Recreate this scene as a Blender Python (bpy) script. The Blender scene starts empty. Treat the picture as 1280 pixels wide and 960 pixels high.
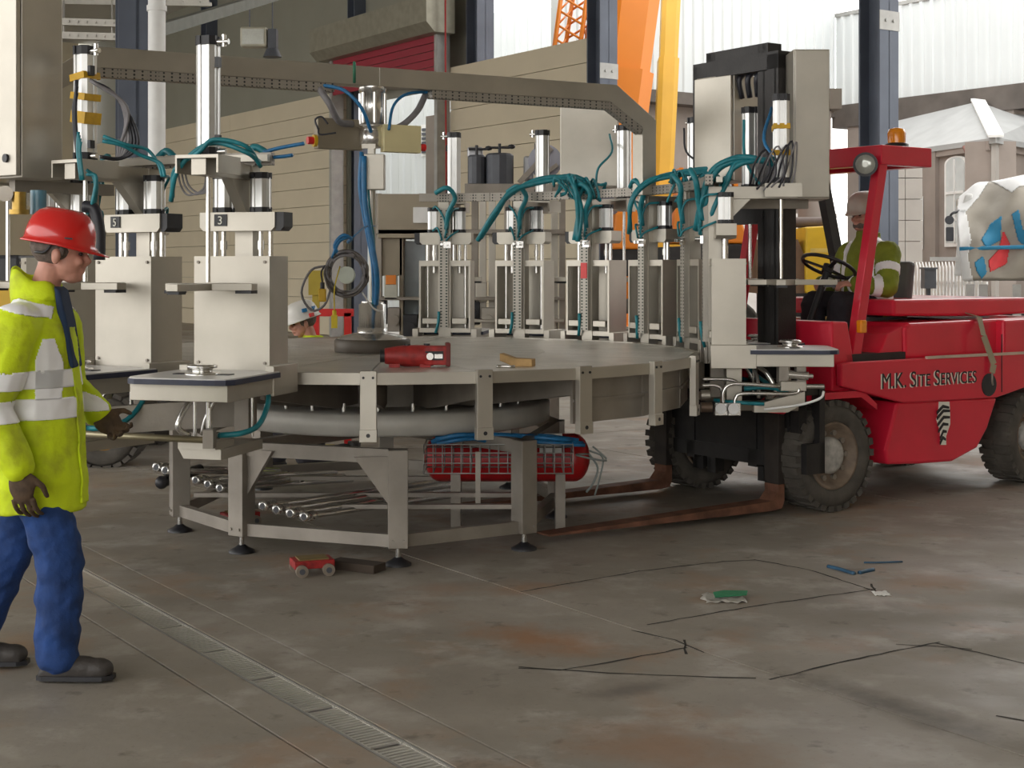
import bpy, bmesh, math, random
from mathutils import Matrix, Vector, Euler, noise

random.seed(7)
C = bpy.context.scene.collection
scene = bpy.context.scene
R = math.radians

# ------------------------------------------------------------------ camera
F, HZ, EYE = 1800.0, 335.0, 1.64            # focal length in px, horizon row, eye height
cam_d = bpy.data.cameras.new('camera'); cam = bpy.data.objects.new('camera', cam_d); C.objects.link(cam)
cam.location = (0, 0, EYE); cam.rotation_euler = (R(90), 0, 0)
cam_d.sensor_fit = 'HORIZONTAL'; cam_d.sensor_width = 36.0
cam_d.lens = F / 1280 * 36; cam_d.shift_y = -(480 - HZ) / 1280
cam_d.clip_end = 500
scene.camera = cam

# ------------------------------------------------------------------ overcast sky, exposure
w = bpy.data.worlds.new('overcast_sky'); scene.world = w; w.use_nodes = True
bg = w.node_tree.nodes['Background']
bg.inputs[0].default_value = (1.0, .985, .95, 1); bg.inputs[1].default_value = 2.2
scene.view_settings.view_transform = 'Standard'; scene.view_settings.look = 'None'
scene.view_settings.exposure = 0.55; scene.view_settings.gamma = 1.0
scene.view_settings.use_curve_mapping = False

# ------------------------------------------------------------------ places
AX = Vector((-.566, .824, 0)); BX = Vector((.824, .566, 0)); ORG = Vector((-.716, 5.367, 0))
def W(s, t, z=0.0):            # hall coordinates: s across, t along the drain
    return ORG + BX * s + AX * t + Vector((0, 0, z))
HALL = Matrix.Translation(ORG) @ Matrix(((BX.x, AX.x, 0, 0), (BX.y, AX.y, 0, 0), (0, 0, 1, 0), (0, 0, 0, 1)))
def at(u, v, Y):               # a point seen at (u, v) at distance Y
    return Vector(((u - 640) / F * Y, Y, EYE - (v - HZ) * Y / F))
def ground(u, v, z=0.0):
    Y = (EYE - z) * F / (v - HZ); return Vector(((u - 640) / F * Y, Y, z))
SW = 13.8                      # the far wall line, in s
def wall_t(u):
    k = (u - 640) / F; p = W(SW, 0)
    return (p.x - k * p.y) / (k * AX.y - AX.x)
def wall_z(u, v):
    p = W(SW, wall_t(u)); return EYE - (v - HZ) * p.y / F

# ------------------------------------------------------------------ materials
MATS = {}
def mat(name, col, rough=.6, metal=0.0, var=.12, scale=6.0, bump=0.0, bscale=60.0, spec=.5, coat=0.0, emit=None, trans=0.0, alpha=1.0):
    if name in MATS: return MATS[name]
    m = bpy.data.materials.new(name); m.use_nodes = True; nt = m.node_tree; b = nt.nodes['Principled BSDF']
    b.inputs['Roughness'].default_value = rough; b.inputs['Metallic'].default_value = metal
    b.inputs['Specular IOR Level'].default_value = spec; b.inputs['Coat Weight'].default_value = coat
    b.inputs['Transmission Weight'].default_value = trans; b.inputs['Alpha'].default_value = alpha
    tc = nt.nodes.new('ShaderNodeTexCoord')
    n = nt.nodes.new('ShaderNodeTexNoise'); n.inputs['Scale'].default_value = scale; n.inputs['Detail'].default_value = 5
    nt.links.new(tc.outputs['Object'], n.inputs['Vector'])
    r = nt.nodes.new('ShaderNodeValToRGB')
    r.color_ramp.elements[0].position = .3; r.color_ramp.elements[1].position = .7
    r.color_ramp.elements[0].color = tuple(c * (1 - var) for c in col) + (1,)
    r.color_ramp.elements[1].color = tuple(min(1, c * (1 + var)) for c in col) + (1,)
    nt.links.new(n.outputs['Fac'], r.inputs[0]); nt.links.new(r.outputs[0], b.inputs['Base Color'])
    if bump:
        n2 = nt.nodes.new('ShaderNodeTexNoise'); n2.inputs['Scale'].default_value = bscale; n2.inputs['Detail'].default_value = 4
        nt.links.new(tc.outputs['Object'], n2.inputs['Vector'])
        bp = nt.nodes.new('ShaderNodeBump'); bp.inputs['Strength'].default_value = bump; bp.inputs['Distance'].default_value = .02
        nt.links.new(n2.outputs['Fac'], bp.inputs['Height']); nt.links.new(bp.outputs[0], b.inputs['Normal'])
    if emit:
        b.inputs['Emission Color'].default_value = tuple(col) + (1,); b.inputs['Emission Strength'].default_value = emit
    MATS[name] = m; return m

def nodes_of(m): return m.node_tree, m.node_tree.nodes['Principled BSDF']
def new(nt, t, **kw):
    n = nt.nodes.new('ShaderNode' + t)
    for k, v in kw.items(): n.inputs[k.replace('_', ' ')].default_value = v
    return n
def mix_rgb(nt, fac, a, b, typ='MIX'):
    m = nt.nodes.new('ShaderNodeMix'); m.data_type = 'RGBA'; m.blend_type = typ
    for i, s in ((0, fac), (6, a), (7, b)):
        if hasattr(s, 'links'): nt.links.new(s, m.inputs[i])
        else: m.inputs[i].default_value = s if i == 0 else tuple(s) + (1,)
    return m.outputs[2]
def ramp(nt, src, p0, p1, c0=(0, 0, 0), c1=(1, 1, 1)):
    r = nt.nodes.new('ShaderNodeValToRGB'); e = r.color_ramp.elements
    e[0].position, e[1].position = p0, p1; e[0].color = tuple(c0) + (1,); e[1].color = tuple(c1) + (1,)
    nt.links.new(src, r.inputs[0]); return r.outputs[0]

STEEL = mat('brushed_stainless', (.46, .43, .375), .42, .75, .10, 3.0, .05, 220)
STEEL_DK = mat('dull_steel', (.30, .27, .235), .55, .55, .18, 4.0, .05, 80)
STEEL_BR = mat('polished_steel', (.72, .71, .69), .22, .95, .06, 10)
UNDER = STEEL_DK
ALU = mat('anodised_aluminium', (.70, .70, .69), .34, .7, .05, 10)
BLACKP = mat('black_plastic', (.018, .018, .022), .45, 0, .2, 20)
NAVY = mat('navy_edge', (.025, .03, .06), .4, 0, .2, 10)
TEAL = mat('teal_air_hose', (.012, .19, .23), .4, 0, .2, 20)
BLUEH = mat('blue_air_hose', (.02, .16, .36), .4, 0, .2, 20)
GREYH = mat('grey_conduit', (.20, .19, .20), .5, 0, .15, 20)
BLKH = mat('black_cable', (.02, .02, .028), .45, 0, .15, 20)
RINGP = mat('pale_ring_paint', (.60, .58, .53), .5, .2, .1, 5)
RED = mat('forklift_red', (.68, .016, .045), .35, 0, .10, 2.5, .02, 30, .5, .35)
REDD = mat('dull_red', (.34, .022, .02), .5, 0, .35, 18, .1, 60)
BLACKM = mat('mast_black', (.022, .020, .020), .5, .2, .3, 8, .1, 50)
RUST = mat('rusty_fork', (.17, .075, .045), .75, .2, .45, 9, .2, 60)
RUBBER = mat('tyre_rubber', (.075, .066, .055), .85, 0, .3, 8, .2, 60)
RIMB = mat('dirty_rim', (.20, .15, .11), .65, .2, .35, 10, .1, 60)
WHITEP = mat('white_paint', (.75, .75, .74), .45, 0, .06, 6)
WHITEG = mat('pale_plastic_top', (.62, .61, .60), .35, 0, .08, 8)
YEL = mat('yellow_paint', (.62, .38, .012), .45, 0, .08, 4)
ORG_P = mat('crane_orange', (.66, .19, .008), .42, 0, .08, .6)
CRY = mat('crane_yellow', (.60, .34, .03), .42, 0, .12, .9)
TAPE = mat('yellow_tape', (.62, .36, .02), .5, 0, .1, 30)
AMBER = mat('amber_lens', (.90, .30, .01), .2, 0, .05, 20, coat=.6)
GLASS = mat('lamp_glass', (.45, .46, .42), .12, .3, .1, 30, coat=1)
DKGLASS = mat('dark_glass', (.05, .06, .07), .1, 0, .1, 5)
CREAM = mat('cream_panel', (.56, .49, .36), .6, 0, .04, 1.2, .03, 20)
LINER = mat('grey_green_liner', (.24, .235, .19), .6, 0, .06, .8)
COLG = mat('column_grey', (.10, .115, .15), .5, .2, .12, 2)
GALV = mat('galvanised', (.36, .355, .34), .5, .5, .12, 5)
WOOD = mat('raw_wood', (.40, .25, .10), .7, 0, .25, 14, .1, 60)
HIVIS = mat('hivis_yellow', (.53, .66, .006), .75, 0, .22, 7, .35, 22)
_e = [n for n in HIVIS.node_tree.nodes if n.type == 'VALTORGB'][0].color_ramp.elements; _e[0].color = (.36, .40, .02, 1); _e[0].position = .28; _e[1].position = .52
HIVISD = mat('hivis_olive', (.21, .25, .018), .75, 0, .3, 7, .35, 22)
RETRO = mat('reflective_tape', (.95, .95, .97), .35, 0, .02, 20, spec=.8)
BLUET = mat('blue_trousers', (.012, .045, .17), .85, 0, .4, 9, .4, 26)
DARKT = mat('dark_trousers', (.022, .020, .026), .85, 0, .3, 9, .4, 26)
BOOT = mat('worn_boot', (.04, .034, .03), .6, 0, .3, 12, .15, 60)
GLOVE = mat('brown_glove', (.075, .045, .025), .8, 0, .35, 25, .2, 80)
SKIN = mat('skin', (.56, .27, .20), .5, 0, .12, 22)
HAIR = mat('grey_hair', (.13, .10, .085), .8, 0, .35, 60, .3, 150)
HELR = mat('red_helmet', (.62, .016, .014), .18, 0, .04, 8, coat=.6)
HELW = mat('pale_helmet', (.52, .47, .40), .35, 0, .10, 12)
HELWW = mat('white_helmet', (.72, .70, .66), .35, 0, .06, 12)
NAVYS = mat('navy_shirt', (.012, .03, .075), .85, 0, .2, 12)
STONE = mat('rendered_stone', (.27, .23, .205), .85, 0, .10, 1.5, .1, 12)
STONEL = mat('pale_stone', (.36, .335, .31), .85, 0, .08, 1.5, .1, 12)
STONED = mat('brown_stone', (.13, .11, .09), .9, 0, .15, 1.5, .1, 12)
SLATE = mat('pale_slate', (.34, .345, .345), .7, 0, .08, 2.0, .1, 20)
CLAD = mat('white_cladding', (.60, .63, .64), .6, 0, .04, .5)
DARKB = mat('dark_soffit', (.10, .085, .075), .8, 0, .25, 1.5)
TARP = mat('grey_tarp', (.34, .31, .265), .6, 0, .10, 3, .25, 6)
TARPW = mat('white_tarp', (.70, .70, .70), .55, 0, .05, 3, .2, 6)
TARPB = mat('blue_tarp_stripe', (.02, .21, .38), .55, 0, .1, 6)
TARPR = mat('red_tarp_stripe', (.72, .05, .06), .55, 0, .1, 6)
SHUTR = mat('red_shutter', (.27, .012, .03), .5, 0, .08, 2)
GREYM = mat('motor_grey', (.075, .08, .095), .5, .1, .15, 6)
BEIGE = mat('beige_enclosure', (.27, .23, .17), .5, .4, .08, 3)
BOXY = mat('cream_box', (.68, .60, .34), .5, 0, .05, 6)
REDB = mat('red_button', (.65, .02, .02), .35, 0, .05, 20)
BRASS = mat('brass', (.42, .27, .07), .35, .8, .15, 20)
GREENP = mat('green_wrapper', (.02, .20, .09), .4, 0, .2, 12)
BLUEST = mat('blue_strip', (.03, .09, .16), .5, 0, .2, 12)
PAPER = mat('paper', (.80, .79, .76), .7, 0, .06, 20)
INKW = mat('lettering_white', (.80, .78, .70), .5, 0, .02, 20)
INKB = mat('lettering_black', (.012, .010, .014), .5, 0, .02, 20)
CRACK = mat('crack_dark', (.028, .024, .020), .95, 0, .3, 8)
CEIL = mat('roof_underside', (.50, .48, .44), .8, 0, .05, .5)

def steel_perf():               # cable duct with two rows of slots
    m = mat('slotted_duct', (.40, .375, .33), .5, .5, .08, 5); nt, b = nodes_of(m)
    tc = new(nt, 'TexCoord'); sp = new(nt, 'SeparateXYZ'); nt.links.new(tc.outputs['Object'], sp.inputs[0])
    wv = nt.nodes.new('ShaderNodeMath'); wv.operation = 'FRACT'
    ml = nt.nodes.new('ShaderNodeMath'); ml.operation = 'MULTIPLY'; ml.inputs[1].default_value = 42
    nt.links.new(sp.outputs['Z'], ml.inputs[0]); nt.links.new(ml.outputs[0], wv.inputs[0])
    ab = nt.nodes.new('ShaderNodeMath'); ab.operation = 'ABSOLUTE'; nt.links.new(sp.outputs['X'], ab.inputs[0])
    c1 = nt.nodes.new('ShaderNodeMath'); c1.operation = 'COMPARE'; c1.inputs[1].default_value = .022; c1.inputs[2].default_value = .008
    nt.links.new(ab.outputs[0], c1.inputs[0])
    c2 = nt.nodes.new('ShaderNodeMath'); c2.operation = 'LESS_THAN'; c2.inputs[1].default_value = .45; nt.links.new(wv.outputs[0], c2.inputs[0])
    mu = nt.nodes.new('ShaderNodeMath'); mu.operation = 'MULTIPLY'; nt.links.new(c1.outputs[0], mu.inputs[0]); nt.links.new(c2.outputs[0], mu.inputs[1])
    old = b.inputs['Base Color'].links[0].from_socket
    nt.links.new(mix_rgb(nt, mu.outputs[0], old, (.03, .04, .035)), b.inputs['Base Color'])
    return m
DUCT = steel_perf()

def tread(name, kind):          # raised tread on the deck plates
    m = mat(name, (.66, .63, .575), .36, .7, .10, 4); nt, b = nodes_of(m)
    tc = new(nt, 'TexCoord')
    if kind == 'dots':
        v = new(nt, 'TexVoronoi', Scale=30.0, Randomness=.10); nt.links.new(tc.outputs['Object'], v.inputs['Vector'])
        h = ramp(nt, v.outputs['Distance'], .18, .5, (1, 1, 1), (0, 0, 0))
    else:
        bk = new(nt, 'TexBrick', Scale=7.0, Mortar_Size=.055, Row_Height=.35, Brick_Width=1.3)
        bk.inputs['Color1'].default_value = bk.inputs['Color2'].default_value = (1, 1, 1, 1); bk.inputs['Mortar'].default_value = (0, 0, 0, 1)
        nt.links.new(tc.outputs['Object'], bk.inputs['Vector']); h = bk.outputs['Color']
    bp = new(nt, 'Bump', Strength=1.0, Distance=.012); nt.links.new(h, bp.inputs['Height']); nt.links.new(bp.outputs[0], b.inputs['Normal'])
    return m
TREAD = tread('tread_plate', 'dots'); TREAD2 = tread('slotted_tread', 'slots')

STAINS = [((.12, 6.35), (.55, .3), -.6, (.30, .15, .07), .8), ((.55, 4.9), (.6, .35), -.5, (.28, .16, .09), .7), ((1.45, 5.35), (.9, .17), -.97, (.11, .095, .08), .8), ((.45, 5.6), (.35, .12), .5, (.12, .10, .085), .7), ((2.2, 5.9), (.5, .12), .5, (.45, .43, .40), .7)]
def concrete():
    m = mat('worn_concrete', (.30, .27, .23), .72, 0, .16, .9, .12, 14, .4); nt, b = nodes_of(m)
    geo = new(nt, 'NewGeometry'); old = b.inputs['Base Color'].links[0].from_socket
    pos = geo.outputs['Position']
    for nd in nt.nodes:
        if nd.type == 'TEX_NOISE': nt.links.new(pos, nd.inputs['Vector'])
    def patch(sc, p0, p1, col, seed, amt):
        nonlocal old
        mp = new(nt, 'Mapping'); mp.inputs['Location'].default_value = (seed, seed * .7, 0); nt.links.new(pos, mp.inputs['Vector'])
        n = new(nt, 'TexNoise', Scale=sc, Detail=7.0, Roughness=.62); nt.links.new(mp.outputs[0], n.inputs['Vector'])
        f = ramp(nt, n.outputs['Fac'], p0, p1)
        k = nt.nodes.new('ShaderNodeMath'); k.operation = 'MULTIPLY'; k.inputs[1].default_value = amt; nt.links.new(f, k.inputs[0])
        old = mix_rgb(nt, k.outputs[0], old, col)
    patch(.55, .45, .70, (.20, .175, .14), 3, .8)
    patch(1.1, .54, .70, (.34, .18, .09), 11, .55)
    patch(2.6, .52, .66, (.42, .39, .35), 5, .7)
    patch(5.0, .60, .70, (.10, .085, .07), 17, .65)
    patch(38., .60, .72, (.14, .12, .10), 23, .5)
    for (x, y), (rx, ry), rot, col, amt in STAINS:      # single spills and rust marks, ragged by noise
        mp = new(nt, 'Mapping'); mp.vector_type = 'TEXTURE'; mp.inputs['Location'].default_value = (x, y, 0); mp.inputs['Rotation'].default_value = (0, 0, rot); mp.inputs['Scale'].default_value = (rx, ry, 1)
        nt.links.new(pos, mp.inputs['Vector']); ln = nt.nodes.new('ShaderNodeVectorMath'); ln.operation = 'LENGTH'; nt.links.new(mp.outputs[0], ln.inputs[0])
        n = new(nt, 'TexNoise', Scale=5.0, Detail=8.0, Roughness=.7); nt.links.new(pos, n.inputs['Vector'])
        ad = nt.nodes.new('ShaderNodeMath'); ad.operation = 'MULTIPLY_ADD'; ad.inputs[1].default_value = 1.6; nt.links.new(n.outputs['Fac'], ad.inputs[0]); nt.links.new(ln.outputs['Value'], ad.inputs[2])
        f = ramp(nt, ad.outputs[0], 0, 1); f.node.color_ramp.elements[0].position = .0
        sc = nt.nodes.new('ShaderNodeMath'); sc.operation = 'MULTIPLY'; sc.inputs[1].default_value = .5; nt.links.new(ad.outputs[0], sc.inputs[0])
        f = ramp(nt, sc.outputs[0], .45, .85, (amt,) * 3, (0, 0, 0)); old = mix_rgb(nt, f, old, col)
    nt.links.new(old, b.inputs['Base Color'])
    n = new(nt, 'TexNoise', Scale=1.5, Detail=6.0); nt.links.new(pos, n.inputs['Vector'])
    nt.links.new(ramp(nt, n.outputs['Fac'], .35, .7, (.45,) * 3, (.85,) * 3), b.inputs['Roughness'])
    return m
CONC = concrete()
YARD = mat('yard_concrete', (.46, .44, .41), .8, 0, .12, .4, .1, 6)

# ------------------------------------------------------------------ mesh builder
class MB:
    def __init__(self, M=None): self.v = []; self.f = []; self.s = []; self.M = M or Matrix()
    def add(self, vs, fs, smooth=False, M=None):
        T = self.M @ M if M is not None else self.M
        o = len(self.v); self.v += [T @ Vector(p) for p in vs]
        self.f += [[i + o for i in q] for q in fs]; self.s += [smooth] * len(fs); return self
    def box(self, x0, x1, y0, y1, z0, z1, M=None):
        vs = [(x, y, z) for z in (z0, z1) for x, y in ((x0, y0), (x1, y0), (x1, y1), (x0, y1))]
        return self.add(vs, [(3, 2, 1, 0), (4, 5, 6, 7), (0, 1, 5, 4), (1, 2, 6, 5), (2, 3, 7, 6), (3, 0, 4, 7)], False, M)
    def cbox(self, c, s, M=None):
        return self.box(c[0] - s[0] / 2, c[0] + s[0] / 2, c[1] - s[1] / 2, c[1] + s[1] / 2, c[2] - s[2] / 2, c[2] + s[2] / 2, M)
    def bar(self, a, b, wd, h, up=(0, 0, 1)):          # rectangular bar from a to b
        a, b = Vector(a), Vector(b); d = (b - a); L = d.length; d.normalize(); up = Vector(up)
        if abs(d.dot(up)) > .98: up = Vector((1, 0, 0))
        x = d.cross(up).normalized(); z = x.cross(d)
        M = Matrix(((x.x, d.x, z.x, a.x), (x.y, d.y, z.y, a.y), (x.z, d.z, z.z, a.z), (0, 0, 0, 1)))
        return self.box(-wd / 2, wd / 2, 0, L, -h / 2, h / 2, M)
    def prism(self, poly, z0, z1, M=None):
        n = len(poly); ar = sum(poly[i][0] * poly[(i + 1) % n][1] - poly[(i + 1) % n][0] * poly[i][1] for i in range(n))
        if ar < 0: poly = poly[::-1]
        vs = [(x, y, z0) for x, y in poly] + [(x, y, z1) for x, y in poly]
        fs = [list(range(n))[::-1], list(range(n, 2 * n))] + [(i, (i + 1) % n, n + (i + 1) % n, n + i) for i in range(n)]
        return self.add(vs, fs, False, M)
    def cyl(self, a, b, r0, r1=None, n=14, smooth=True):
        r1 = r0 if r1 is None else r1; a, b = Vector(a), Vector(b); d = (b - a).normalized()
        x = d.orthogonal().normalized(); y = d.cross(x)
        vs = [a + (x * math.cos(2 * math.pi * i / n) + y * math.sin(2 * math.pi * i / n)) * r0 for i in range(n)]
        vs += [b + (x * math.cos(2 * math.pi * i / n) + y * math.sin(2 * math.pi * i / n)) * r1 for i in range(n)]
        self.add(vs, [(i, (i + 1) % n, n + (i + 1) % n, n + i) for i in range(n)], smooth)
        return self.add(vs, [list(range(n))[::-1], list(range(n, 2 * n))])
    def tube(self, pts, r, n=7, sm=4, closed=False):
        P = [Vector(p) for p in pts]
        if sm > 1 and len(P) > 2: P = catmull(P, sm, closed)
        m = len(P); vs = []; prev = None
        for i in range(m):
            d = (P[(i + 1) % m] - P[i - 1]) if closed else (P[min(i + 1, m - 1)] - P[max(i - 1, 0)])
            d = d.normalized() if d.length > 1e-9 else Vector((0, 0, 1))
            x = d.orthogonal().normalized() if prev is None else (prev - d * prev.dot(d)).normalized()
            prev = x; y = d.cross(x)
            rr = r[i * len(r) // m] if isinstance(r, (list, tuple)) else r
            vs += [P[i] + (x * math.cos(2 * math.pi * k / n) + y * math.sin(2 * math.pi * k / n)) * rr for k in range(n)]
        fs = [(i * n + k, i * n + (k + 1) % n, ((i + 1) % m) * n + (k + 1) % n, ((i + 1) % m) * n + k) for i in range(m if closed else m - 1) for k in range(n)]
        if not closed: fs += [list(range(n))[::-1], list(range((m - 1) * n, m * n))]
        return self.add(vs, fs, True)
    def lathe(self, prof, n=24, M=None, smooth=True, caps=True):   # (radius, z) pairs about z
        vs = []; fs = []; m = len(prof)
        for r, z in prof: vs += [(r * math.cos(2 * math.pi * k / n), r * math.sin(2 * math.pi * k / n), z) for k in range(n)]
        for i in range(m - 1): fs += [(i * n + k, i * n + (k + 1) % n, (i + 1) * n + (k + 1) % n, (i + 1) * n + k) for k in range(n)]
        self.add(vs, fs, smooth, M)
        return self.add(vs, [list(range(n))[::-1], list(range((m - 1) * n, m * n))], False, M) if caps else self
    def ell(self, c, r, n=14, M=None):
        vs = []; fs = []; m = n // 2
        for i in range(1, m):
            a = math.pi * i / m
            vs += [(c[0] + r[0] * math.sin(a) * math.cos(2 * math.pi * k / n), c[1] + r[1] * math.sin(a) * math.sin(2 * math.pi * k / n), c[2] - r[2] * math.cos(a)) for k in range(n)]
        b = len(vs); vs += [(c[0], c[1], c[2] - r[2]), (c[0], c[1], c[2] + r[2])]
        for i in range(m - 2): fs += [(i * n + k, i * n + (k + 1) % n, (i + 1) * n + (k + 1) % n, (i + 1) * n + k) for k in range(n)]
        fs += [(b, (k + 1) % n, k) for k in range(n)] + [(b + 1, (m - 2) * n + k, (m - 2) * n + (k + 1) % n) for k in range(n)]
        return self.add(vs, fs, True, M)
    def loft(self, rings, n=20):                        # (x, y, z, rx, ry) ellipses stacked upwards
        vs = []; fs = []; m = len(rings)
        for x, y, z, rx, ry in rings:
            vs += [(x + rx * math.cos(2 * math.pi * k / n), y + ry * math.sin(2 * math.pi * k / n), z) for k in range(n)]
        for i in range(m - 1): fs += [(i * n + k, i * n + (k + 1) % n, (i + 1) * n + (k + 1) % n, (i + 1) * n + k) for k in range(n)]
        fs += [list(range(n))[::-1], list(range((m - 1) * n, m * n))]
        return self.add(vs, fs, True)
    def limb(self, pts, rad, n=12):                     # tapering limb with round joints
        for i in range(len(pts) - 1):
            self.cyl(pts[i], pts[i + 1], rad[i], rad[i + 1], n)
        for p, r in zip(pts, rad): self.ell(p, (r, r, r), n)
        return self
    def mesh(self, name):
        me = bpy.data.meshes.new(name); me.from_pydata(self.v, [], self.f)
        me.polygons.foreach_set('use_smooth', self.s); me.update(); return me
    def build(self, name, m, parent=None, bev=0, loc=None):
        return link(name, self.mesh(name), m, parent, bev, loc)

def link(name, me, m, parent=None, bev=0, loc=None):
    o = bpy.data.objects.new(name, me); C.objects.link(o)
    if m is not None and not me.materials: me.materials.append(m)
    if parent is not None: o.parent = parent
    if loc is not None: o.location = loc
    if bev:
        b = o.modifiers.new('edge', 'BEVEL'); b.width = bev; b.segments = 2; b.limit_method = 'ANGLE'; b.angle_limit = R(40)
    return o
def catmull(P, k, closed=False):
    out = []; n = len(P)
    for i in range(n if closed else n - 1):
        p0 = P[i - 1] if (i or closed) else P[0] * 2 - P[1]; p1, p2 = P[i], P[(i + 1) % n]
        p3 = P[(i + 2) % n] if (closed or i + 2 < n) else p2 * 2 - p1
        for j in range(k):
            t = j / k
            out.append(.5 * ((2 * p1) + (p2 - p0) * t + (2 * p0 - 5 * p1 + 4 * p2 - p3) * t * t + (3 * p1 - p0 - 3 * p2 + p3) * t ** 3))
    if not closed: out.append(P[-1])
    return out
def tag(o, label=None, cat=None, group=None, kind=None):
    for k, v in (('label', label), ('category', cat), ('group', group), ('kind', kind)):
        if v: o[k] = v
    return o
def empty(name, loc=(0, 0, 0), rz=0, parent=None):
    o = bpy.data.objects.new(name, None); C.objects.link(o); o.location = loc; o.rotation_euler = (0, 0, rz)
    if parent is not None: o.parent = parent
    o.empty_display_size = .1
    return o
def copy_tree(o, parent=None):
    c = o.copy(); C.objects.link(c); c.parent = parent
    for ch in list(o.children): copy_tree(ch, c)
    return c
def fused(mb, name, m, parent=None, voxel=.01, smooth=6, loc=None, wrinkle=0, wf=(9, 9, 15)):      # one continuous skin over overlapping volumes
    o = bpy.data.objects.new('tmp', mb.mesh('tmp')); C.objects.link(o)
    r = o.modifiers.new('r', 'REMESH'); r.mode = 'VOXEL'; r.voxel_size = voxel; r.use_smooth_shade = True
    if smooth:
        s = o.modifiers.new('s', 'SMOOTH'); s.iterations = smooth; s.factor = .5
    me = bpy.data.meshes.new_from_object(o.evaluated_get(bpy.context.evaluated_depsgraph_get())); me.name = name
    bpy.data.objects.remove(o); me.materials.clear()
    if wrinkle:
        off = [v.normal * wrinkle * (noise.noise((v.co.x * wf[0], v.co.y * wf[1], v.co.z * wf[2] + v.co.x * 4)) + .5 * noise.noise((v.co.x * wf[0] * 2.3 + 7, v.co.y * wf[1] * 2.3, v.co.z * wf[2] * 2 - v.co.x * 9))) for v in me.vertices]
        for v, d in zip(me.vertices, off): v.co += d
    return link(name, me, m, parent, 0, loc)
def peel(src, name, pred, m, parent, off=.004):         # a thin layer lifted off a skin where pred(p) holds
    me = src.data; keep = [p for p in me.polygons if pred(p.center, p.normal)]
    if not keep: return None
    idx = {}; vs = []
    for p in keep:
        for i in p.vertices:
            if i not in idx: idx[i] = len(vs); vs.append(me.vertices[i].co + me.vertices[i].normal * off)
    b = MB(); b.add(vs, [[idx[i] for i in p.vertices] for p in keep], True)
    o = b.build(name, m, parent)
    sd = o.modifiers.new('thick', 'SOLIDIFY'); sd.thickness = off; sd.offset = -1
    return o
def text_obj(name, body, size, m, parent, M, ext=.0015, small=None, sx=1.0):
    cu = bpy.data.curves.new(name, 'FONT'); cu.body = body; cu.size = size; cu.extrude = ext
    if small:
        cu.small_caps_scale = small
        for i, ch in enumerate(body):
            if ch.islower(): cu.body_format[i].use_small_caps = True
    o = bpy.data.objects.new('tmp', cu); C.objects.link(o)
    me = bpy.data.meshes.new_from_object(o.evaluated_get(bpy.context.evaluated_depsgraph_get())); me.name = name
    bpy.data.objects.remove(o); me.materials.clear()
    me.transform(M @ Matrix.Scale(sx, 4, (1, 0, 0)))
    return link(name, me, m, parent)
def ext_profile(wd):            # grooved cylinder extrusion outline
    h = wd / 2; g = wd * .07; q = wd * .16; c = wd * .2
    side = [(-h + c, -h), (-q, -h), (-q + g * .3, -h + g), (q - g * .3, -h + g), (q, -h), (h - c, -h), (h, -h + c)]
    out = []
    for k in range(4):
        a = math.pi / 2 * k
        out += [(x * math.cos(a) - y * math.sin(a), x * math.sin(a) + y * math.cos(a)) for x, y in side]
    return out
def T(x, y, z=0): return Matrix.Translation((x, y, z))
def RZ(a): return Matrix.Rotation(a, 4, 'Z')
# ================================================================== floor
fl = MB(HALL).box(-14, SW, -34, 46, -.12, -.03).build('floor', CRACK); tag(fl, kind='structure')
def slab(s0, s1, t0, t1, par=fl):
    g = .006
    MB(HALL).box(s0 + g, s1 - g, t0 + g, t1 - g, -.04, 0).build('concrete_slab', CONC, par)
S_LINES = [-14, -8.5, -4.3, -.27]
for i in range(3):
    for t0, t1 in ((-34, -18), (-18, -9), (-9, -2.5), (-2.5, 3.5), (3.5, 9.5), (9.5, 22), (22, 46)): slab(S_LINES[i], S_LINES[i + 1], t0, t1)
for t0, t1 in ((-34, 46),):
    slab(-.27, -.075, t0, t1); slab(.075, .278, t0, t1)
for s0, s1 in ((.278, 1.71), (1.71, 5.6), (5.6, 9.7), (9.7, SW)):
    for t0, t1 in ((-34, -20), (-20, -9), (-9, -5.5), (-5.5, 6.5), (6.5, 13), (13, 22), (22, 46)): slab(s0, s1, t0, t1)
yd = MB(HALL).box(SW, 90, -60, 90, -.15, -.004).build('floor_yard', YARD)
tag(yd, kind='structure')
yn = MB(HALL).box(-90, -14, -60, 90, -.15, -.004).build('floor_yard_near', YARD); tag(yn, kind='structure')

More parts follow.
